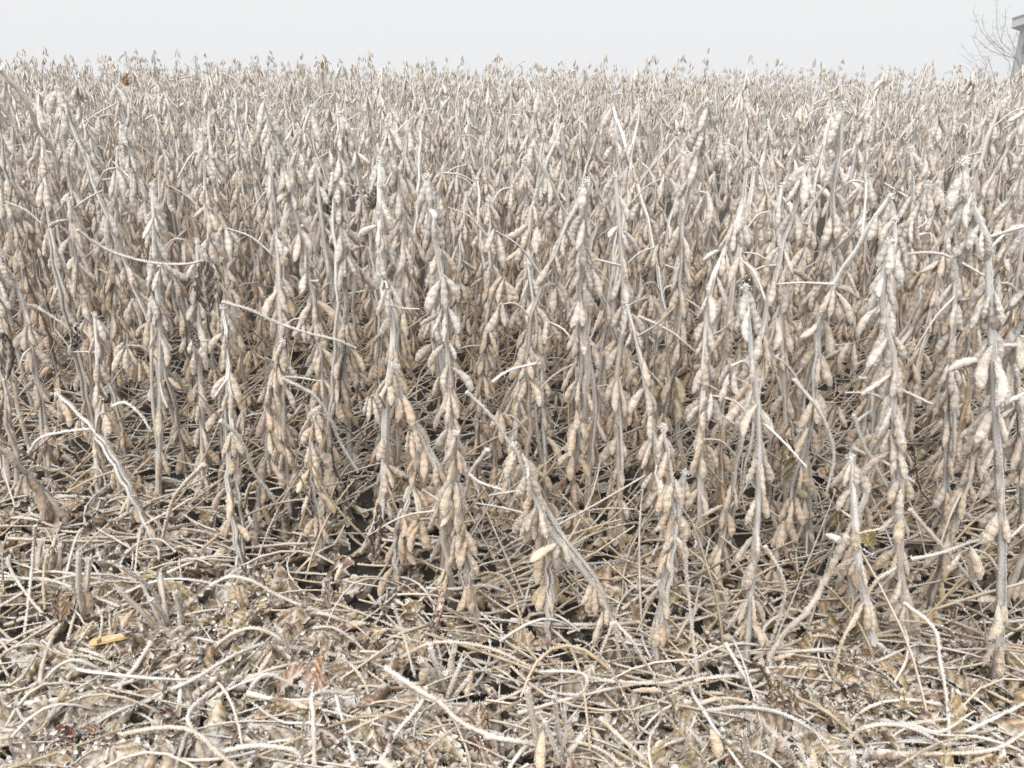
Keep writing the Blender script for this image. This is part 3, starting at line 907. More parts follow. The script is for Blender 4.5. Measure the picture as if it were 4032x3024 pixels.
# landmarks that the litter labels refer to: cut stubble clumps (foot in source pixels)
STUBBLE = [
    # foot px, [(dx, top dy) of each cut stem in px], label, short name
    ((205, 2300), [(-45, -165), (15, -185), (30, -150), (60, -100)], 'small grey stubble clump near the left edge with three cut tips', 'the left-edge stubble clump'),
    ((335, 2445), [(-25, -270), (15, -240)], 'single upright cut bean stub with a pod against it', 'the upright single stub'),
    ((690, 2530), [(-215, -300), (-150, -270), (-60, -260), (-95, -170), (0, -200), (20, -150), (-220, -205)], 'large splayed stubble clump of many grey cut stems on the left', 'the splayed stubble clump'),
    ((1165, 2650), [(-60, -165), (-30, -100)], 'dark split stub leaning left among the straw, centre left', 'the dark leaning stub'),
    ((680, 3060), [(-15, -110), (15, -60)], 'thick frosted stub at the bottom edge, left of centre', 'the bottom-edge stub'),
    ((265, 2900), [(-40, -110), (15, -170), (-20, -60)], 'frost-white stubble in the bottom left corner litter', 'the white corner stubble'),
    ((1745, 2800), [(-85, -200), (-50, -250), (35, -230), (70, -190), (10, -150), (95, -120)], 'bristling stubble clump with pods, bottom centre', 'the bristling centre clump'),
    ((2205, 3010), [(-130, -290), (-20, -270), (15, -220), (-60, -170), (60, -180), (90, -120)], 'tall grey torn stubble clump at the bottom, right of centre', 'the torn grey clump'),
    ((2765, 3060), [(-50, -180), (10, -120), (-20, -90)], 'frosted stub with husks at the bottom edge, right side', 'the husky bottom stub'),
    ((2960, 3080), [(-35, -190), (5, -90), (90, -190)], 'pair of pointed frosted stubs at the bottom edge beside the rolled brown leaf', 'the pointed stub pair'),
    ((3130, 3080), [(-35, -150), (20, -120), (60, -90)], 'short white cut tips at the bottom edge, right side', 'the short white tips'),
    ((3420, 3090), [(-60, -110), (10, -120), (-20, -80)], 'sliver-thin stubble at the bottom edge below the arching stalk', 'the thin bottom stubble'),
]
LAND = []
for k, (ft, stems, lab, short) in enumerate(STUBBLE):
    rng = np.random.default_rng(1300 + k)
    b = gp(*ft, 0.0)
    root = empty('stubble_clump', (b[0], b[1], 0.0))
    tag(root, lab, 'stubble', 'cut bean stubble in the foreground')
    for dx, dy in stems:
        f = np.array((b[0] + rng.normal(0, 0.012), b[1] + rng.normal(0, 0.012), -0.012))
        tip = dp(ft[0] + dx, ft[1] + dy, b[1] + rng.uniform(-0.03, 0.03))
        mid = f * 0.5 + tip * 0.5 + rng.normal(0, 0.006, 3) + np.array((0, 0, 0.006))
        C = crv([f, mid, tip], 12)
        r = rng.uniform(0.0024, 0.0042)
        mb = MB()
        g = rng.uniform(0.9, 1.6)
        tube(mb, C, np.linspace(r * 1.1, r, 12), 9, np.linspace(0.02, 0.32, 12), (g, g * 0.97, g * 0.95), ridge=0.2, stripes=0.55)
        tube_spikes(mb, C, np.full(12, r), 260, 0.0022, 0.0006, 0.3)
        T = nrm(C[-1] - C[-2])
        for _ in range(int(rng.integers(2, 6))):                # torn fibres at the cut
            e = C[-1] + rng.normal(0, r * 0.6, 3)
            tube(mb, np.array([e, e + T * rng.uniform(0.004, 0.014) + rng.normal(0, 0.002, 3)]), np.array((r * 0.35, r * 0.12)), 4, 0.6, (1.6, 1.5, 1.4))
        spikes(mb, C[-1] + rng.normal(0, r * 0.7, (40, 3)), T + rng.normal(0, 0.8, (40, 3)), 0.0015, 0.0008)
        mb.build('cut_stem', M_STEM, root)
    for _ in range(int(rng.integers(1, 5))):
        ob = link(bpy.data.objects.new('pod', PODS[int(rng.integers(len(PODS)))]))
        ob.parent = root
        d = np.array((rng.normal(0, 0.25), rng.normal(0, 0.25), -1.0))
        M = np.eye(4); M[:3, :3] = rot_to(d, rng.uniform(0, 6), rng.uniform(0.85, 1.05)); M[:3, 3] = (rng.normal(0, 0.02), rng.normal(0, 0.015), rng.uniform(0.045, 0.075))
        ob.matrix_basis = Matrix(M.tolist()); ob.color = (*[float(x) for x in pod_tint(rng, 0.1)], 0.15)
    LAND.append((b[:2], short))
for k, short in ((0, 'the leftmost front bean plant'), (5, 'the very tall bean plant'), (9, 'the thick bean plant'), (16, 'the tufted grey bean plant'), (18, 'the drooping-pod bean plant'), (19, 'the tallest right bean plant'), (22, 'the fallen-over bean plant'), (12, 'the slender bean plant')):
    LAND.append((TRACED[k][0], short))

USED = {}
def near_label(what, x, y):
    d = [math.hypot(x - l[0][0], y - l[0][1]) for l in LAND]
    i = int(np.argmin(d))
    dx, dy = x - LAND[i][0][0], y - LAND[i][0][1]
    side = ('right of' if dx > 0 else 'left of') if abs(dx) > abs(dy) else ('behind' if dy > 0 else 'in front of')
    return what, side, LAND[i][1], d[i]

def label_litter(items, cat, group):
    """items: (object, look, x, y); ranks those with the same look and spot by distance from the landmark"""
    bag = {}
    for o, look, x, y in items:
        what, side, short, d = near_label(look, x, y)
        bag.setdefault((what, side, short), []).append((d, o))
    for (what, side, short), l in bag.items():
        l.sort(key=lambda t: t[0])
        for i, (d, o) in enumerate(l):
            if len(l) == 1: s = '%s %s %s' % (what, side, short)
            elif i == 0: s = '%s %s %s, closest to it' % (what, side, short)
            else: s = '%s %s %s, %s closest' % (what, side, short, ordinal(i))
            tag(o, s, cat, group)

# ---- leaf litter
pts = []
rng = np.random.default_rng(41)
while len(pts) < 3300:
    y = rng.uniform(0.66, 2.5)
    if y > 1.45 and rng.random() < 0.5: continue
    x = rng.uniform(-1, 1) * (y * 0.66 + 0.15)
    den = lump(x, y)
    row_off = (np.array((x, y)) - ROW0) @ NV
    if row_off > 0.05: den = den * 0.8
    if rng.random() > np.clip(den * 1.15 + 0.12, 0.32, 1): continue
    pts.append((x, y, rng.random()))
def leaf_pose(rng, x, y, lvl):
    z = float(ground_z(x, y)) + 0.005 + 0.034 * lvl * np.clip(lump(x, y), 0.2, 1)
    return euler_m(rng.normal(0, 0.55), rng.normal(0, 0.55) + (math.pi if rng.random() < 0.35 else 0), rng.uniform(0, 6.283), rng.uniform(0.75, 1.2)), z
vis = []
for p in pts:
    px, py = to_px((p[0], p[1], 0.02))
    row_off = (np.array(p[:2]) - ROW0) @ NV
    if 0 < px < 4032 and 1500 < py < 3050 and row_off < 0.22: vis.append((p[2] + 1.2 * (row_off < 0.05), p))
vis.sort(key=lambda t: -t[0])
ind = [p for _, p in vis[:290]]
indset = set(ind)
items = []
for p in ind:
    rng = np.random.default_rng(int(p[2] * 1e9))
    Rm, z = leaf_pose(rng, *p)
    o = link(bpy.data.objects.new('dry_leaf', LEAVES[int(rng.integers(len(LEAVES)))]))
    M = np.eye(4); M[:3, :3] = Rm; M[:3, 3] = (p[0], p[1], z)
    o.matrix_basis = Matrix(M.tolist())
    t = leaf_tint(rng); f = float(np.clip(rng.normal(-0.03, 0.14), -0.25, 0.5)) + 0.34 * max(0.0, 0.98 - p[1] - 0.12 * p[0]) / 0.3
    o.color = (*[float(v) for v in t], f)
    look = ('frost-edged ' if f > 0.3 else '') + ('rust-brown' if t[2] < 0.08 else 'straw-coloured' if t[1] > 0.25 else 'brown') + ' curled bean leaf'
    items.append((o, look, p[0], p[1]))
label_litter(items, 'leaf', 'dry leaves in the foreground litter')
bag = [[] for _ in LEAVES_MID + LEAVES_LO]
for p in pts:
    if p in indset: continue
    rng = np.random.default_rng(int(p[2] * 1e9))
    Rm, z = leaf_pose(rng, *p)
    M = np.eye(4); M[:3, :3] = Rm; M[:3, 3] = (p[0], p[1], z)
    fore = (np.array(p[:2]) - ROW0) @ NV < 0.16
    bag[int(rng.integers(len(LEAVES_MID))) if fore else len(LEAVES_MID) + int(rng.integers(len(LEAVES_LO)))].append((M, leaf_tint(rng), float(np.clip(rng.normal(-0.03, 0.14), -0.25, 0.5)) + 0.34 * max(0.0, 0.98 - p[1] - 0.12 * p[0]) / 0.3))
mb = MB()
for t, l in zip(LEAVES_MID + LEAVES_LO, bag):
    if not l: continue
    place(mb, t, np.array([q[0] for q in l]), ti=np.array([q[1] for q in l]), frost_add=np.array([q[2] for q in l]))
tag(mb.build('leaf_litter', M_LEAFS), 'carpet of crumpled frosted bean leaves covering the soil', 'leaf litter', kind='stuff')

# ---- fallen leaf stalks, traced ones first: pixel points with heights above the ground
STALKS = [
    ([(728, 2385, .02), (918, 2271, .09), (1139, 2366, .05), (1380, 2449, .02)], .0034, 'long frosted stalk arching over a hanging pod trio, centre left'),
    ([(595, 2531, .05), (538, 2620, .045), (487, 2683, .04), (468, 2727, .04)], .0044, 'thick white frosted stalk slanting down below the large splayed stubble'),
    ([(481, 2816, .03), (633, 2733, .045), (759, 2677, .05), (918, 2582, .05), (1044, 2531, .04)], .0036, 'long bowed pale stalk over bare dark soil, lower left'),
    ([(-20, 2284, .03), (190, 2284, .05), (380, 2354, .04), (506, 2404, .03)], .0028, 'long straw stalk entering from the left edge behind the single stub'),
    ([(139, 2069, .14), (127, 2227, .07), (95, 2512, .01)], .0026, 'thin upright stalk by the left edge stubble clump'),
    ([(962, 2752, .02), (1044, 2657, .06), (1177, 2708, .03)], .0030, 'short hump-backed stalk in the lower left middle'),
    ([(1240, 3040, .03), (1234, 2828, .08), (1240, 2733, .09), (1392, 2733, .05)], .0034, 'stalk bent like a walking-stick handle at the bottom left of centre'),
    ([(867, 2961, .04), (1012, 2936, .06), (1165, 2961, .05), (1190, 3040, .02)], .0038, 'thick spiky frosted stalk arching at the bottom edge'),
    ([(456, 2898, .03), (633, 2866, .05), (759, 2879, .06), (854, 2961, .05), (950, 3040, .03)], .0034, 'tan stalk sweeping to the bottom edge left of centre'),
    ([(848, 2708, .03), (747, 2803, .05), (759, 2873, .05), (860, 2975, .03)], .0034, 'kinked white stalk with a sharp elbow, lower left'),
    ([(-20, 2037, .03), (127, 2044, .05), (222, 2075, .04), (316, 2078, .02)], .0028, 'flat straw stalk at the left edge under the bean plants'),
    ([(532, 2132, .02), (570, 2069, .06), (684, 2006, .10), (760, 1960, .13)], .0026, 'tan stalk rising right at the foot of the left plants'),
    ([(804, 1828, .22), (696, 1942, .15), (658, 2049, .09), (630, 2170, .01)], .0038, 'thick frosted stick leaning right below the dark-leaf plant'),
    ([(1678, 2316, .05), (1792, 2319, .05), (1906, 2306, .05), (1989, 2328, .03)], .0028, 'white wavy stalk lying level at the centre'),
    ([(1577, 2594, .02), (1685, 2537, .05), (1805, 2531, .06), (1957, 2563, .05), (2130, 2650, .02)], .0030, 'long tan stalk arching above the bristling centre clump'),
    ([(1520, 2632, .08), (1653, 2721, .09), (1729, 2765, .08), (1818, 2847, .06), (1925, 2892, .05), (1982, 2895, .04)], .0044, 'thick white frosted stem crossing the bristling centre clump'),
    ([(1678, 2708, .08), (1653, 2778, .07), (1558, 2892, .05), (1485, 3040, .02)], .0036, 'pale stalk running down-left to the bottom edge from the centre clump'),
    ([(1906, 2901, .05), (2033, 2917, .05), (2138, 2942, .03)], .0040, 'short thick white-ended stalk left of the torn grey clump'),
    ([(2318, 2670, .03), (2413, 2683, .05), (2603, 2689, .04), (2800, 2650, .02)], .0028, 'long thin tan stalk lying level right of centre'),
    ([(2128, 2645, .04), (2254, 2645, .06), (2311, 2670, .07), (2286, 2733, .05), (2210, 2733, .03)], .0028, 'stalk curled back into a hook, centre right foreground'),
    ([(2362, 2828, .05), (2444, 2904, .05), (2590, 3040, .02)], .0034, 'straight tan stalk slanting to the bottom edge right of the torn clump'),
    ([(1546, 2379, .12), (1583, 2480, .08), (1634, 2670, .02)], .0026, 'slender upright white stalk left of centre'),
    ([(2413, 2449, .10), (2370, 2560, .06), (2324, 2657, .01)], .0026, 'outer left stalk of the drooping fan under the fallen plant'),
    ([(2413, 2449, .10), (2432, 2540, .06), (2444, 2632, .01)], .0024, 'inner left stalk of the drooping fan under the fallen plant'),
    ([(2416, 2449, .10), (2460, 2540, .06), (2501, 2619, .01)], .0024, 'inner right stalk of the drooping fan under the fallen plant'),
    ([(2418, 2446, .10), (2500, 2540, .07), (2564, 2664, .01)], .0028, 'outer right stalk of the drooping fan under the fallen plant'),
    ([(2632, 2727, .02), (2759, 2677, .06), (2885, 2664, .06), (2974, 2683, .03)], .0030, 'bowed straw stalk below the tufted grey plant'),
    ([(3297, 2990, .02), (3360, 2892, .07), (3455, 2854, .09), (3581, 2866, .08), (3695, 2923, .03)], .0032, 'high-arching frosted stalk at the bottom right'),
    ([(3037, 2975, .02), (3265, 2961, .04), (3581, 2968, .04), (3898, 2955, .04), (4060, 2865, .03)], .0030, 'very long straw stalk along the bottom right edge'),
    ([(3759, 2892, .03), (3835, 2866, .05), (4060, 2757, .04)], .0030, 'stalk running out of the right edge in front of the tallest plant'),
    ([(2689, 2069, .27), (2708, 2322, .17), (2733, 2544, .09), (2765, 2784, .005)], .0026, 'very long straight upright stalk left of the tufted grey plant'),
    ([(3012, 2151, .22), (3075, 2259, .18), (3088, 2354, .14), (3037, 2531, .06)], .0028, 'outward-bowed white stalk right of the tufted grey plant'),
    ([(3335, 2113, .24), (3240, 2303, .16), (3176, 2411, .12), (3075, 2512, .07), (2993, 2658, .01)], .0058, 'thick split grey stem leaning right to the broken-topped stalk'),
    ([(3411, 2347, .13), (3460, 2280, .16), (3530, 2235, .18)], .0030, 'short frosted stalk bridging to the plant with the drooping pod'),
    ([(3556, 2373, .13), (3676, 2474, .11), (3702, 2607, .08), (3733, 2797, .04), (3733, 3040, .02)], .0034, 'long white stalk drooping to the bottom edge right of the drooping-pod plant'),
    ([(3581, 2006, .26), (3708, 2151, .20), (3873, 2341, .12)], .0034, 'straight white stick slanting between the two right-hand plants'),
    ([(3588, 2202, .19), (3708, 2177, .20), (3835, 2132, .22), (3911, 2126, .22)], .0030, 'rising white stick crossing the slanting one between the right-hand plants'),
    ([(3271, 2721, .01), (3309, 2544, .08), (3373, 2417, .12)], .0030, 'tan stalk propped against the broken-topped stalk'),
    ([(2854, 2531, .08), (2917, 2639, .06), (2974, 2733, .04), (3050, 2860, .02)], .0032, 'dark-ended stalk slanting down-right below the tufted grey plant'),
]
# sticks caught up in the stand, at a depth (m)
CAUGHT = [
    ([(304, 904), (380, 961), (475, 1005), (614, 1037), (734, 1040), (797, 1027)], 1.34, .0030, 'sagging white stick across the upper left plants'),
    ([(873, 1189), (981, 1220), (1076, 1265), (1203, 1309), (1329, 1341), (1400, 1372)], 1.22, .0030, 'long white stick sloping right from the dark shrivelled leaf'),
    ([(1110, 1490), (1234, 1556), (1304, 1657), (1342, 1746), (1410, 1860)], 1.20, .0034, 'white stalk curving down from the very tall left plant'),
    ([(114, 1784), (158, 1727), (253, 1701), (354, 1689)], 1.28, .0030, 'white bowed stick between the two leftmost plants'),
    ([(867, 1657), (949, 1733), (1000, 1859), (1076, 1961), (1101, 2040)], 1.17, .0036, 'frosted stick sloping down-right beside the low left plant'),
    ([(443, 1600), (494, 1587), (557, 1638), (595, 1701)], 1.30, .0034, 'small white hooped stick left of the straight tall plant'),
    ([(152, 1214), (240, 1271), (329, 1347)], 1.36, .0030, 'straight white stick sloping right near the left edge'),
    ([(1837, 1543), (1938, 1644), (2020, 1765), (2083, 1834), (2134, 1967), (2223, 2113)], 1.09, .0032, 'long white stick slanting through the middle of the stand'),
    ([(1919, 1771), (1856, 1859), (1837, 1935), (1786, 2049)], 1.07, .0036, 'thick white stick leaning left in the centre'),
    ([(1799, 1815), (1875, 1891), (1976, 1929)], 1.10, .0030, 'short white stick crossing behind the thick leaning one'),
    ([(2514, 1246), (2634, 1303), (2735, 1385)], 1.25, .0028, 'white stick sloping down between the pale straight stem and its neighbour'),
    ([(1938, 1505), (2001, 1461), (2115, 1429)], 1.15, .0028, 'white stick rising right beside the double-stemmed plant'),
    ([(3936, 1595), (4060, 1540)], 0.95, .0042, 'thick frosted stub of branch at the right edge, mid height'),
    ([(3936, 1361), (4060, 1361)], 0.98, .0032, 'level white stick at the right edge'),
    ([(3379, 1487), (3480, 1506), (3676, 1595)], 1.12, .0028, 'level white stick behind the plant with the drooping pod'),
    ([(3373, 1658), (3487, 1576)], 1.10, .0028, 'short rising stick left of the drooping pod'),
    ([(3126, 1494), (3233, 1633), (3284, 1791), (3252, 1949)], 1.10, .0036, 'grey bent stick right of the tall dark-stemmed plant'),
    ([(3360, 1633), (3404, 1759), (3505, 1937)], 1.04, .0032, 'tan stick dropping right toward the drooping-pod plant'),
    ([(3360, 1766), (3487, 1823), (3600, 1900)], 1.10, .0028, 'thin tan stick behind the broken-topped stalk'),
    ([(715, 410), (766, 492), (816, 606)], 1.60, .0050, 'broad white stick standing out at the upper left'),
    ([(0, 271), (101, 397), (146, 505), (203, 581), (235, 700)], 1.45, .0056, 'thick frosted stem leaning left at the upper left corner'),
    ([(3500, 1010), (3700, 1000), (3900, 1100)], 1.30, .0026, 'thin straw stick behind the right-hand plants'),
    ([(3160, 870), (3230, 760), (3300, 660)], 1.55, .0036, 'white forked-looking stick rising right among the upper right plants'),
]
def stalk_obj(C, r, rng, frost, spik, tint):
    n = len(C)
    mb = MB()
    rr = np.linspace(r * 1.12, r * 0.85, n)
    rr = rr * (1 + 0.10 * np.sin(np.arange(n) * rng.uniform(0.7, 1.6) + rng.uniform(0, 6)))
    rr[0] *= 1.3; rr[1] *= 1.15; rr[-1] *= 0.35; rr[-2] *= 0.8
    C = C + rng.normal(0, r * 0.10, C.shape)
    fr = frost + rng.normal(0, 0.05, n)
    tube(mb, C, rr, 7, fr, tint, ridge=0.06)
    tube_spikes(mb, C, rr, spik, 0.0026, 0.0007, 0.6)
    return mb
for k, (pp, r, lab) in enumerate(STALKS):
    rng = np.random.default_rng(2000 + k)
    P = [gp(x, y, z) for x, y, z in pp]
    C = crv(P, 10 * len(P))
    tan = any(w_ in lab for w_ in ('tan', 'straw'))
    mb = stalk_obj(C, r * 0.68, rng, 0.0 if tan else 0.30, int(np.linalg.norm(np.diff(C, axis=0), axis=1).sum() * 2600), np.array((1.1, 1.05, 1.0)) if tan else np.array((1, 1, 1.05)))
    org = tuple(C.mean(0) * np.array((1, 1, 0)))
    if k == 0:
        root = empty('fallen_stalk', org); mb.build('stalk', M_STALK, root); o = root
        h = gp(925, 2300, 0.075)
        for j, (dx, roll) in enumerate(((-0.004, 0.3), (0.002, 1.9), (0.009, 2.8))):
            ob = link(bpy.data.objects.new('pod', PODS[3 + j])); ob.parent = root
            M = np.eye(4); M[:3, :3] = rot_to(np.array((dx * 12 + 0.1, 0, -1)), roll, 0.9); M[:3, 3] = h + np.array((dx, 0, 0)) - np.array(org)
            ob.matrix_basis = Matrix(M.tolist()); ob.color = (*[float(v) for v in TAN * 1.1], 0.1)
    else:
        o = mb.build('fallen_stalk', M_STALK, origin=org)
    tag(o, lab, 'stalk', 'fallen leaf stalks in the foreground')
for k, (pp, d, r, lab) in enumerate(CAUGHT):
    rng = np.random.default_rng(2200 + k)
    sl = rng.uniform(-0.04, 0.04)
    P = [dp(x, y, d + sl * i) for i, (x, y) in enumerate(pp)]
    C = crv(P, 9 * len(P))
    mb = stalk_obj(C, r * 0.64, rng, 0.62, int(np.linalg.norm(np.diff(C, axis=0), axis=1).sum() * 2600), np.array((1, 1, 1.0)))
    tag(mb.build('caught_stick', M_STALK, origin=tuple(C.mean(0))), lab, 'stick', 'loose sticks caught among the bean plants')

def random_stalk(rng, x, y, under=False):
    L = rng.uniform(0.08, 0.26)
    az = rng.uniform(0, 6.283)
    if rng.random() < 0.5: az = rng.normal(0, 0.5)
    t = np.linspace(0, 1, 5)
    k = rng.normal(0, 0.9)
    a = az + k * (t - 0.5)
    st = np.stack([np.cos(a), np.sin(a)], 1) * L / 4
    p = np.concatenate([[[0, 0]], np.cumsum(st[:-1], axis=0)])
    p = p - p.mean(0) + (x, y)
    g = ground_z(p[:, 0], p[:, 1])
    z0, z1 = rng.uniform(0.004, 0.036, 2)
    hump = rng.choice((0.0, 0.01, 0.02, 0.045)) * rng.random()
    z = g + z0 * (1 - t) + z1 * t + hump * np.sin(math.pi * t)
    if rng.random() < 0.07: z[-1] += rng.uniform(0.02, 0.05)
    return np.column_stack([p, z]), L, k, az
items = []
cnt = 0
rng = np.random.default_rng(77)
N_ST = 285 - len(STALKS)
while cnt < N_ST:
    y = rng.uniform(0.68, 1.6); x = rng.uniform(-1, 1) * (y * 0.66 + 0.06)
    off = (np.array((x, y)) - ROW0) @ NV
    if off > 0.16: continue
    px, py = to_px((x, y, 0.03))
    if not (20 < px < 4010 and py < 3010): continue
    if rng.random() > np.clip(lump(x, y) * 0.9 + 0.2, 0.15, 1): continue
    P, L, k, az = random_stalk(rng, x, y)
    C = crv(P, 16)
    fz = float(np.clip(rng.normal(0.12, 0.2), -0.2, 0.6)) + 0.15 * (y < 0.9)
    r = rng.uniform(0.0015, 0.0028)
    t = np.array((1, 1, 1)) * rng.uniform(0.75, 1.15)
    if rng.random() < 0.2: t = t * np.array((0.62, 0.66, 0.75))
    mb = stalk_obj(C, r, rng, fz, int(L * 1100), t)
    o = mb.build('fallen_stalk', M_STALK, origin=(x, y, 0))
    hor = abs(math.cos(az)) > 0.7
    look = ('frost-white ' if fz > 0.28 else 'grey ' if t[2] > t[0] else 'tan ') + ('short ' if L < 0.11 else 'long ' if L > 0.17 else '') + ('curved' if abs(k) > 0.9 else 'straightish') + ' stalk'
    items.append((o, look, x, y)); cnt += 1
label_litter(items, 'stalk', 'fallen leaf stalks in the foreground')
mb = MB()
for _ in range(2700):
    y = rng.uniform(0.66, 2.7); x = rng.uniform(-1, 1) * (y * 0.66 + 0.12)
    off = (np.array((x, y)) - ROW0) @ NV
    if off < 0.1 and rng.random() < 0.12: continue
    P, L, k, az = random_stalk(rng, x, y)
    if off > 0.0 and rng.random() < 0.55: P[:, 2] += np.linspace(0, 1, 5) ** rng.uniform(0.6, 1.6) * rng.uniform(0.02, 0.20)
    C = crv(P, 8)
    r = rng.uniform(0.0013, 0.0025)
    t = np.array((1, 1, 1)) * rng.uniform(0.5, 1.15)
    if rng.random() < 0.2: t = t * np.array((0.62, 0.66, 0.75))
    fz = float(np.clip(rng.normal(0.06, 0.2), -0.2, 0.55))
    tube(mb, C, np.full(8, r) * np.linspace(1.1, 0.75, 8), 5 if y < 1.4 else 4, fz, t, cap=y < 1.4)
    if y < 1.7: tube_spikes(mb, C, np.full(8, r), int(L * 260), 0.0026, 0.0009, 0.6)
tag(mb.build('stalk_litter', M_STALK), 'tangle of fine dry leaf stalks strewn over the soil under the plants', 'straw litter', kind='stuff')

# ---- fallen pods
POD_PX = [(350, 2260), (530, 2430), (570, 2420), (560, 2460), (735, 2470), (1075, 2590), (1690, 2830), (1800, 2560), (1450, 2480), (2330, 2900), (3130, 2600), (3300, 2680), (3420, 2560), (3600, 2700), (2100, 2290), (1870, 2260), (250, 2480), (900, 2480), (1220, 2820), (3860, 2830), (3480, 2830), (1000, 2150), (2900, 2560), (2480, 2750), (1350, 2240)]
items = []
for k, (x, y) in enumerate(POD_PX):
    rng = np.random.default_rng(2500 + k)
    p = gp(x, y, 0.032)
    o = link(bpy.data.objects.new('fallen_pod', PODS[int(rng.integers(len(PODS)))]))
    d = np.array((rng.normal(0, 1), rng.normal(0, 1), -0.5)) if rng.random() < 0.5 else np.array((rng.normal(0, 0.4), rng.normal(0, 0.4), -1))
    M = np.eye(4); M[:3, :3] = rot_to(d, rng.uniform(0, 6), rng.uniform(0.8, 1.0)); M[:3, 3] = p + (0, 0, 0.012)
    o.matrix_basis = Matrix(M.tolist()); o.color = (*[float(v) for v in pod_tint(rng, 0.1)], 0.16)
    items.append((o, 'tan fallen bean pod', p[0], p[1]))
label_litter(items, 'pod', 'loose pods in the litter')

# ---- single things in the litter and on the plants
def special_leaf(px, py, z, depth, L, W, curl, col, frost, rot, seed, lab, name='withered_leaf', parent=None, nsp=120):
    p = gp(px, py, z) if depth is None else dp(px, py, depth)
    mb = leaf_mesh(seed, 23, 15, nsp, L, W, curl)
    me = mb.mesh(name, M_LEAF)
    o = link(bpy.data.objects.new(name, me))
    M = np.eye(4); M[:3, :3] = euler_m(*rot); M[:3, 3] = p
    if parent is not None:
        o.parent = parent; M[:3, 3] = p - np.array(parent.location)
    o.matrix_basis = Matrix(M.tolist())
    o.color = (*col, frost)
    if parent is not None: o['label'] = lab
    else: tag(o, lab, 'leaf', 'withered leaves that stand out')
    return o
special_leaf(2850, 2950, 0.03, None, .052, .046, 0.9, (0.34, 0.17, 0.075), -0.22, (0.3, 0.2, 1.2), 31, 'rolled orange-brown leaf almost bare of frost at the bottom right')
special_leaf(238, 2385, 0.05, None, .055, .036, 0.5, (0.30, 0.20, 0.115), -0.2, (1.1, 0.2, 0.3), 32, 'brown leaf standing on edge beside the upright single stub')
special_leaf(262, 2890, 0.04, None, .032, .034, 0.8, (0.20, 0.075, 0.035), -0.3, (0.4, 0.3, 0.9), 33, 'rust-red leaf scrap in the white bottom left litter')
special_leaf(360, 2880, 0.04, None, .024, .026, 0.8, (0.22, 0.10, 0.05), -0.2, (0.5, -0.3, 0.2), 34, 'small rust leaf scrap right of the rust-red one, bottom left')
special_leaf(1722, 2405, 0.06, None, .085, .030, 0.9, (0.42, 0.25, 0.17), 0.25, (1.25, 0.3, 0.2), 35, 'pinkish frosted leaf hanging like a twisted rag at the centre')
special_leaf(1484, 2100, 0.14, None, .095, .034, 1.1, (0.13, 0.080, 0.058), -0.05, (1.4, 0.1, 0.1), 36, 'dark brown shrivelled leaf hanging at the foot of the kinked plant')
special_leaf(1265, 2640, 0.05, None, .055, .036, 0.8, (0.42, 0.24, 0.13), 0.15, (1.1, 0.4, 0.6), 37, 'upright tan husk-like leaf right of the dark leaning stub')
special_leaf(235, 2420, 0.02, None, .06, .05, 0.5, (0.17, 0.095, 0.055), -0.25, (0.3, 0.3, 2.2), 38, 'dark brown flat leaf below the standing brown one')
special_leaf(1010, 2380, 0.03, None, .06, .045, 0.7, (0.28, 0.18, 0.11), 0.1, (0.5, 0.3, 0.9), 39, 'ribbed brown leaf right of the hanging pod trio')
special_leaf(960, 2420, 0.04, None, .06, .03, 0.6, (0.45, 0.28, 0.19), 0.1, (0.3, 0.5, 1.8), 40, 'pale pink-brown leaf below the ribbed one')
special_leaf(1890, 2850, 0.04, None, .05, .045, 0.7, (0.27, 0.17, 0.10), 0.1, (0.7, 0.2, 0.3), 41, 'ribbed fan-like leaf right of the bristling centre clump')
special_leaf(1650, 2950, 0.04, None, .055, .045, 0.8, (0.25, 0.16, 0.09), 0.1, (0.6, -0.3, 1.0), 42, 'cupped brown leaf at the bottom edge left of the torn grey clump')
special_leaf(2680, 2820, 0.03, None, .06, .05, 0.6, (0.40, 0.31, 0.18), 0.05, (0.4, 0.2, 0.5), 43, 'straw-yellow broad leaf at the lower right of centre')
special_leaf(3050, 2760, 0.05, None, .06, .04, 0.9, (0.26, 0.16, 0.09), 0.05, (1.0, 0.3, 0.2), 44, 'brown cupped leaf below the tufted grey plant')
special_leaf(3300, 1960, None, 1.22, .07, .055, 0.6, (0.16, 0.085, 0.045), -0.25, (0.7, 0.2, 0.8), 45, 'dark rusty leaves patch on bare soil between the right plants')
special_leaf(2650, 2240, None, 1.25, .06, .04, 0.7, (0.28, 0.19, 0.11), 0.0, (0.9, 0.2, 0.8), 46, 'brown leaf lying behind the upright straight stalk')
special_leaf(810, 1130, None, 1.26, .085, .055, 1.1, (0.115, 0.088, 0.072), 0.02, (1.45, 0.1, 0.25), 47, 'dark shrivelled dead leaf on the upper stem', 'leaf', ANCHOR[3])
special_leaf(770, 1330, None, 1.26, .045, .03, 1.1, (0.13, 0.10, 0.08), 0.02, (1.4, 0.2, 0.5), 48, 'small dark dead leaf', 'leaf', ANCHOR[3])
special_leaf(295, 1325, None, 1.36, .055, .04, 1.2, (0.115, 0.088, 0.072), 0.02, (1.2, 0.3, 0.6), 49, 'crumpled dark dead leaf hanging between the second and third front plants')
special_leaf(25, 1400, None, 1.38, .085, .055, 1.2, (0.115, 0.085, 0.065), 0.0, (1.3, 0.1, 0.3), 50, 'dark dead leaf hanging at the left edge')
special_leaf(495, 312, None, 2.3, .032, .022, 0.5, (0.36, 0.16, 0.05), -0.3, (1.5, 0.2, 0.2), 51, 'small orange leaf near the skyline at the upper left')
special_leaf(3145, 515, None, 2.1, .022, .016, 0.5, (0.42, 0.19, 0.05), -0.3, (1.5, 0.2, 0.6), 52, 'tiny orange leaf among the upper right plants')
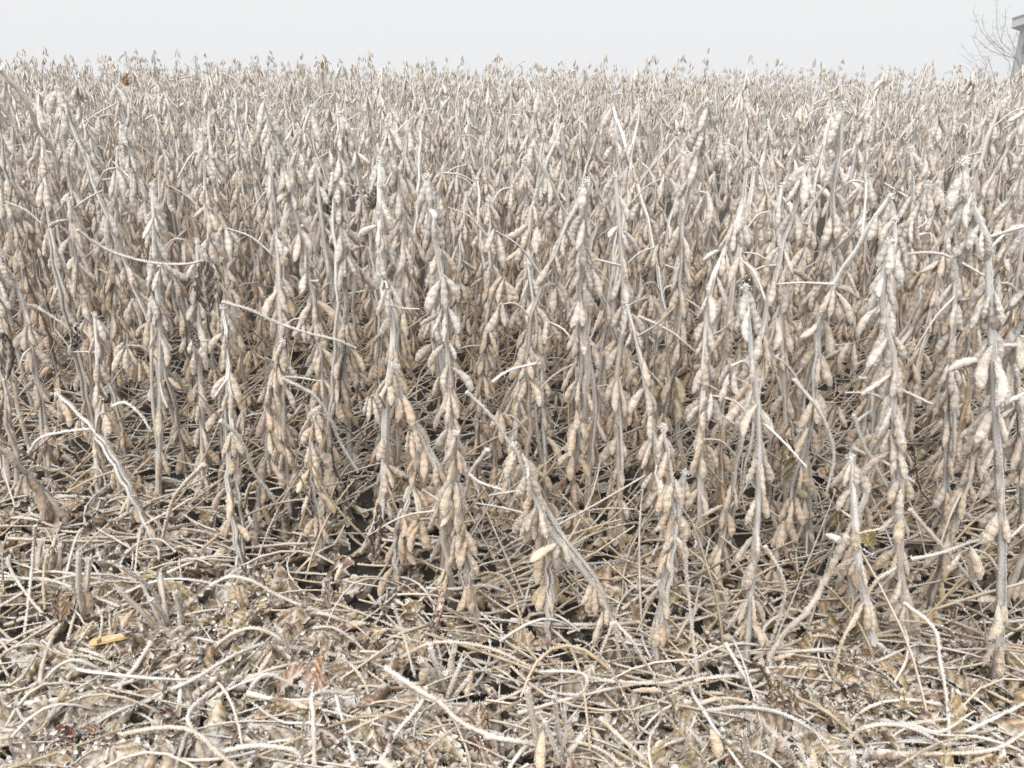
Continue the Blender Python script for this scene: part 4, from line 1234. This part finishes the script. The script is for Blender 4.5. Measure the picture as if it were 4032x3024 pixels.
special_leaf(1300, 800, None, 1.55, .06, .034, 0.8, (0.07, 0.07, 0.035), -0.2, (1.4, 0.2, 0.3), 53, 'dark green withered leaf behind the wavy-stemmed plant')
special_leaf(3095, 1810, None, 1.12, .075, .055, 0.9, (0.20, 0.165, 0.085), 0.0, (1.4, 0.1, 0.2), 54, 'olive-brown withered leaf hanging right of the tufted grey plant')
special_leaf(3420, 2110, None, 1.2, .045, .045, 0.6, (0.40, 0.32, 0.12), -0.15, (1.2, 0.2, 0.2), 55, 'yellowish leaf behind the broken-topped stalk')
special_leaf(1470, 780, None, 1.7, .05, .03, 0.9, (0.09, 0.075, 0.06), -0.1, (1.4, 0.2, 0.4), 56, 'dark leaf scrap in the upper middle of the stand')

# corn-stalk splinter: a split cane with a ridge
def splinter():
    a, b = gp(375, 2528, 0.035), gp(527, 2497, 0.035)
    d = nrm(b - a); s = nrm(np.cross((0, 0, 1), d)); u = np.cross(d, s)
    prof = [(-0.007, -0.002), (-0.0035, -0.0045), (0.004, -0.004), (0.0075, 0.0), (0.005, 0.004), (0.0005, 0.0032), (-0.005, 0.0022)]
    mb = MB()
    k = len(prof)
    rings = 8
    V = []
    rng = np.random.default_rng(3)
    for i in range(rings):
        f = i / (rings - 1)
        c = a * (1 - f) + b * f
        for x, y in prof:
            V.append(c + s * x * 0.75 * (1 + 0.06 * math.sin(5 * f)) + u * y * 0.9 + d * (rng.uniform(-0.008, 0.008) if i in (0, rings - 1) else 0) + rng.normal(0, 0.0004, 3))
    F = [(i * k + j, i * k + (j + 1) % k, (i + 1) * k + (j + 1) % k, (i + 1) * k + j) for i in range(rings - 1) for j in range(k)]
    mb.add(np.array(V), F)
    mb.add(np.array(V[:k]), [(0, i + 1, i) for i in range(1, k - 1)])
    mb.add(np.array(V[-k:]), [(0, i, i + 1) for i in range(1, k - 1)])
    c = (a + b) / 2
    tag(mb.build('stalk_splinter', M_SPLINT, origin=tuple(c), smooth=False), 'bright yellow splinter of corn stalk lying left of the large splayed stubble', 'splinter')
splinter()

# the split pod half, thick with white rime
p = gp(3290, 2120, 0.23)
o = link(bpy.data.objects.new('open_pod', PODS[5]))
M = np.eye(4); M[:3, :3] = rot_to(np.array((0.9, 0.1, -0.6)), 0.5, 0.8); M[:3, 3] = p - np.array((0.014, 0, -0.006))
o.matrix_basis = Matrix(M.tolist()); o.color = (0.8, 0.74, 0.7, 1.0)
tag(o, 'bright white rime-covered pod sticking out beside the thick leaning stem', 'pod')

# soil clods on the bare spots
CLOD_PX = [(3155, 2830, .019, 'round dark soil clod on bare earth at the lower right'), (1130, 2540, .014, 'black soil clod left of the dark leaning stub'), (720, 2560, .016, 'dark clod at the foot of the large splayed stubble clump'), (1680, 2680, .014, 'dark clod above the bristling centre clump'), (1890, 2330, .013, 'small clod behind the level wavy stalk'), (3480, 2560, .015, 'dark clod behind the broken-topped stalk foot'), (600, 2850, .017, 'dark clod on the bare soil at the lower left'), (1330, 2010, .016, 'clod under the left plants beside the kinked stem'), (3500, 2080, .02, 'broad dark clod in the gap between the right plants')]
for k, (x, y, r, lab) in enumerate(CLOD_PX):
    rng = np.random.default_rng(3100 + k)
    p = gp(x, y, r * 0.4)
    nu, nv = 12, 18
    th = np.linspace(0.02, math.pi - 0.02, nu)[:, None]; ph = np.arange(nv)[None] * 2 * math.pi / nv
    d = np.stack([np.sin(th) * np.cos(ph), np.sin(th) * np.sin(ph), np.cos(th) + 0 * ph], -1)
    rad = r * (1 + 0.22 * np.sin(3 * d[..., 0] + k) * np.sin(4 * d[..., 1] + 1) + 0.14 * np.sin(9 * d[..., 0] + 2 * k) * np.sin(8 * d[..., 2] + k) + rng.normal(0, 0.035, d.shape[:2]))
    V = d * rad[..., None] * np.array((1.15, 1, 0.75)) + p
    i = np.arange(nu - 1)[:, None] * nv; j = np.arange(nv)[None]; q = (np.arange(nv)[None] + 1) % nv
    F = np.stack([i + j, i + nv + j, i + nv + q, i + q], -1).reshape(-1, 4)
    mb = MB(); mb.add(V.reshape(-1, 3), F, 0, (1.5, 1.4, 1.3))
    tag(mb.build('soil_clod', M_SOIL, origin=tuple(p)), lab, 'clod', 'soil clods')

# ------------------------------------------------------------------ fog
def haze():
    mb = MB()
    box(mb, (-62, -16, -3.2), (62, 64, 5.2))
    m = bpy.data.materials.new('fog'); m.use_nodes = True
    nt = m.node_tree; nt.nodes.clear()
    out = nt.nodes.new('ShaderNodeOutputMaterial'); v = nt.nodes.new('ShaderNodeVolumePrincipled')
    v.inputs['Color'].default_value = (0.97, 0.98, 1.0, 1); v.inputs['Density'].default_value = 0.010
    nt.links.new(v.outputs[0], out.inputs['Volume'])
    tag(mb.build('haze', m, smooth=False), kind='stuff')
haze()
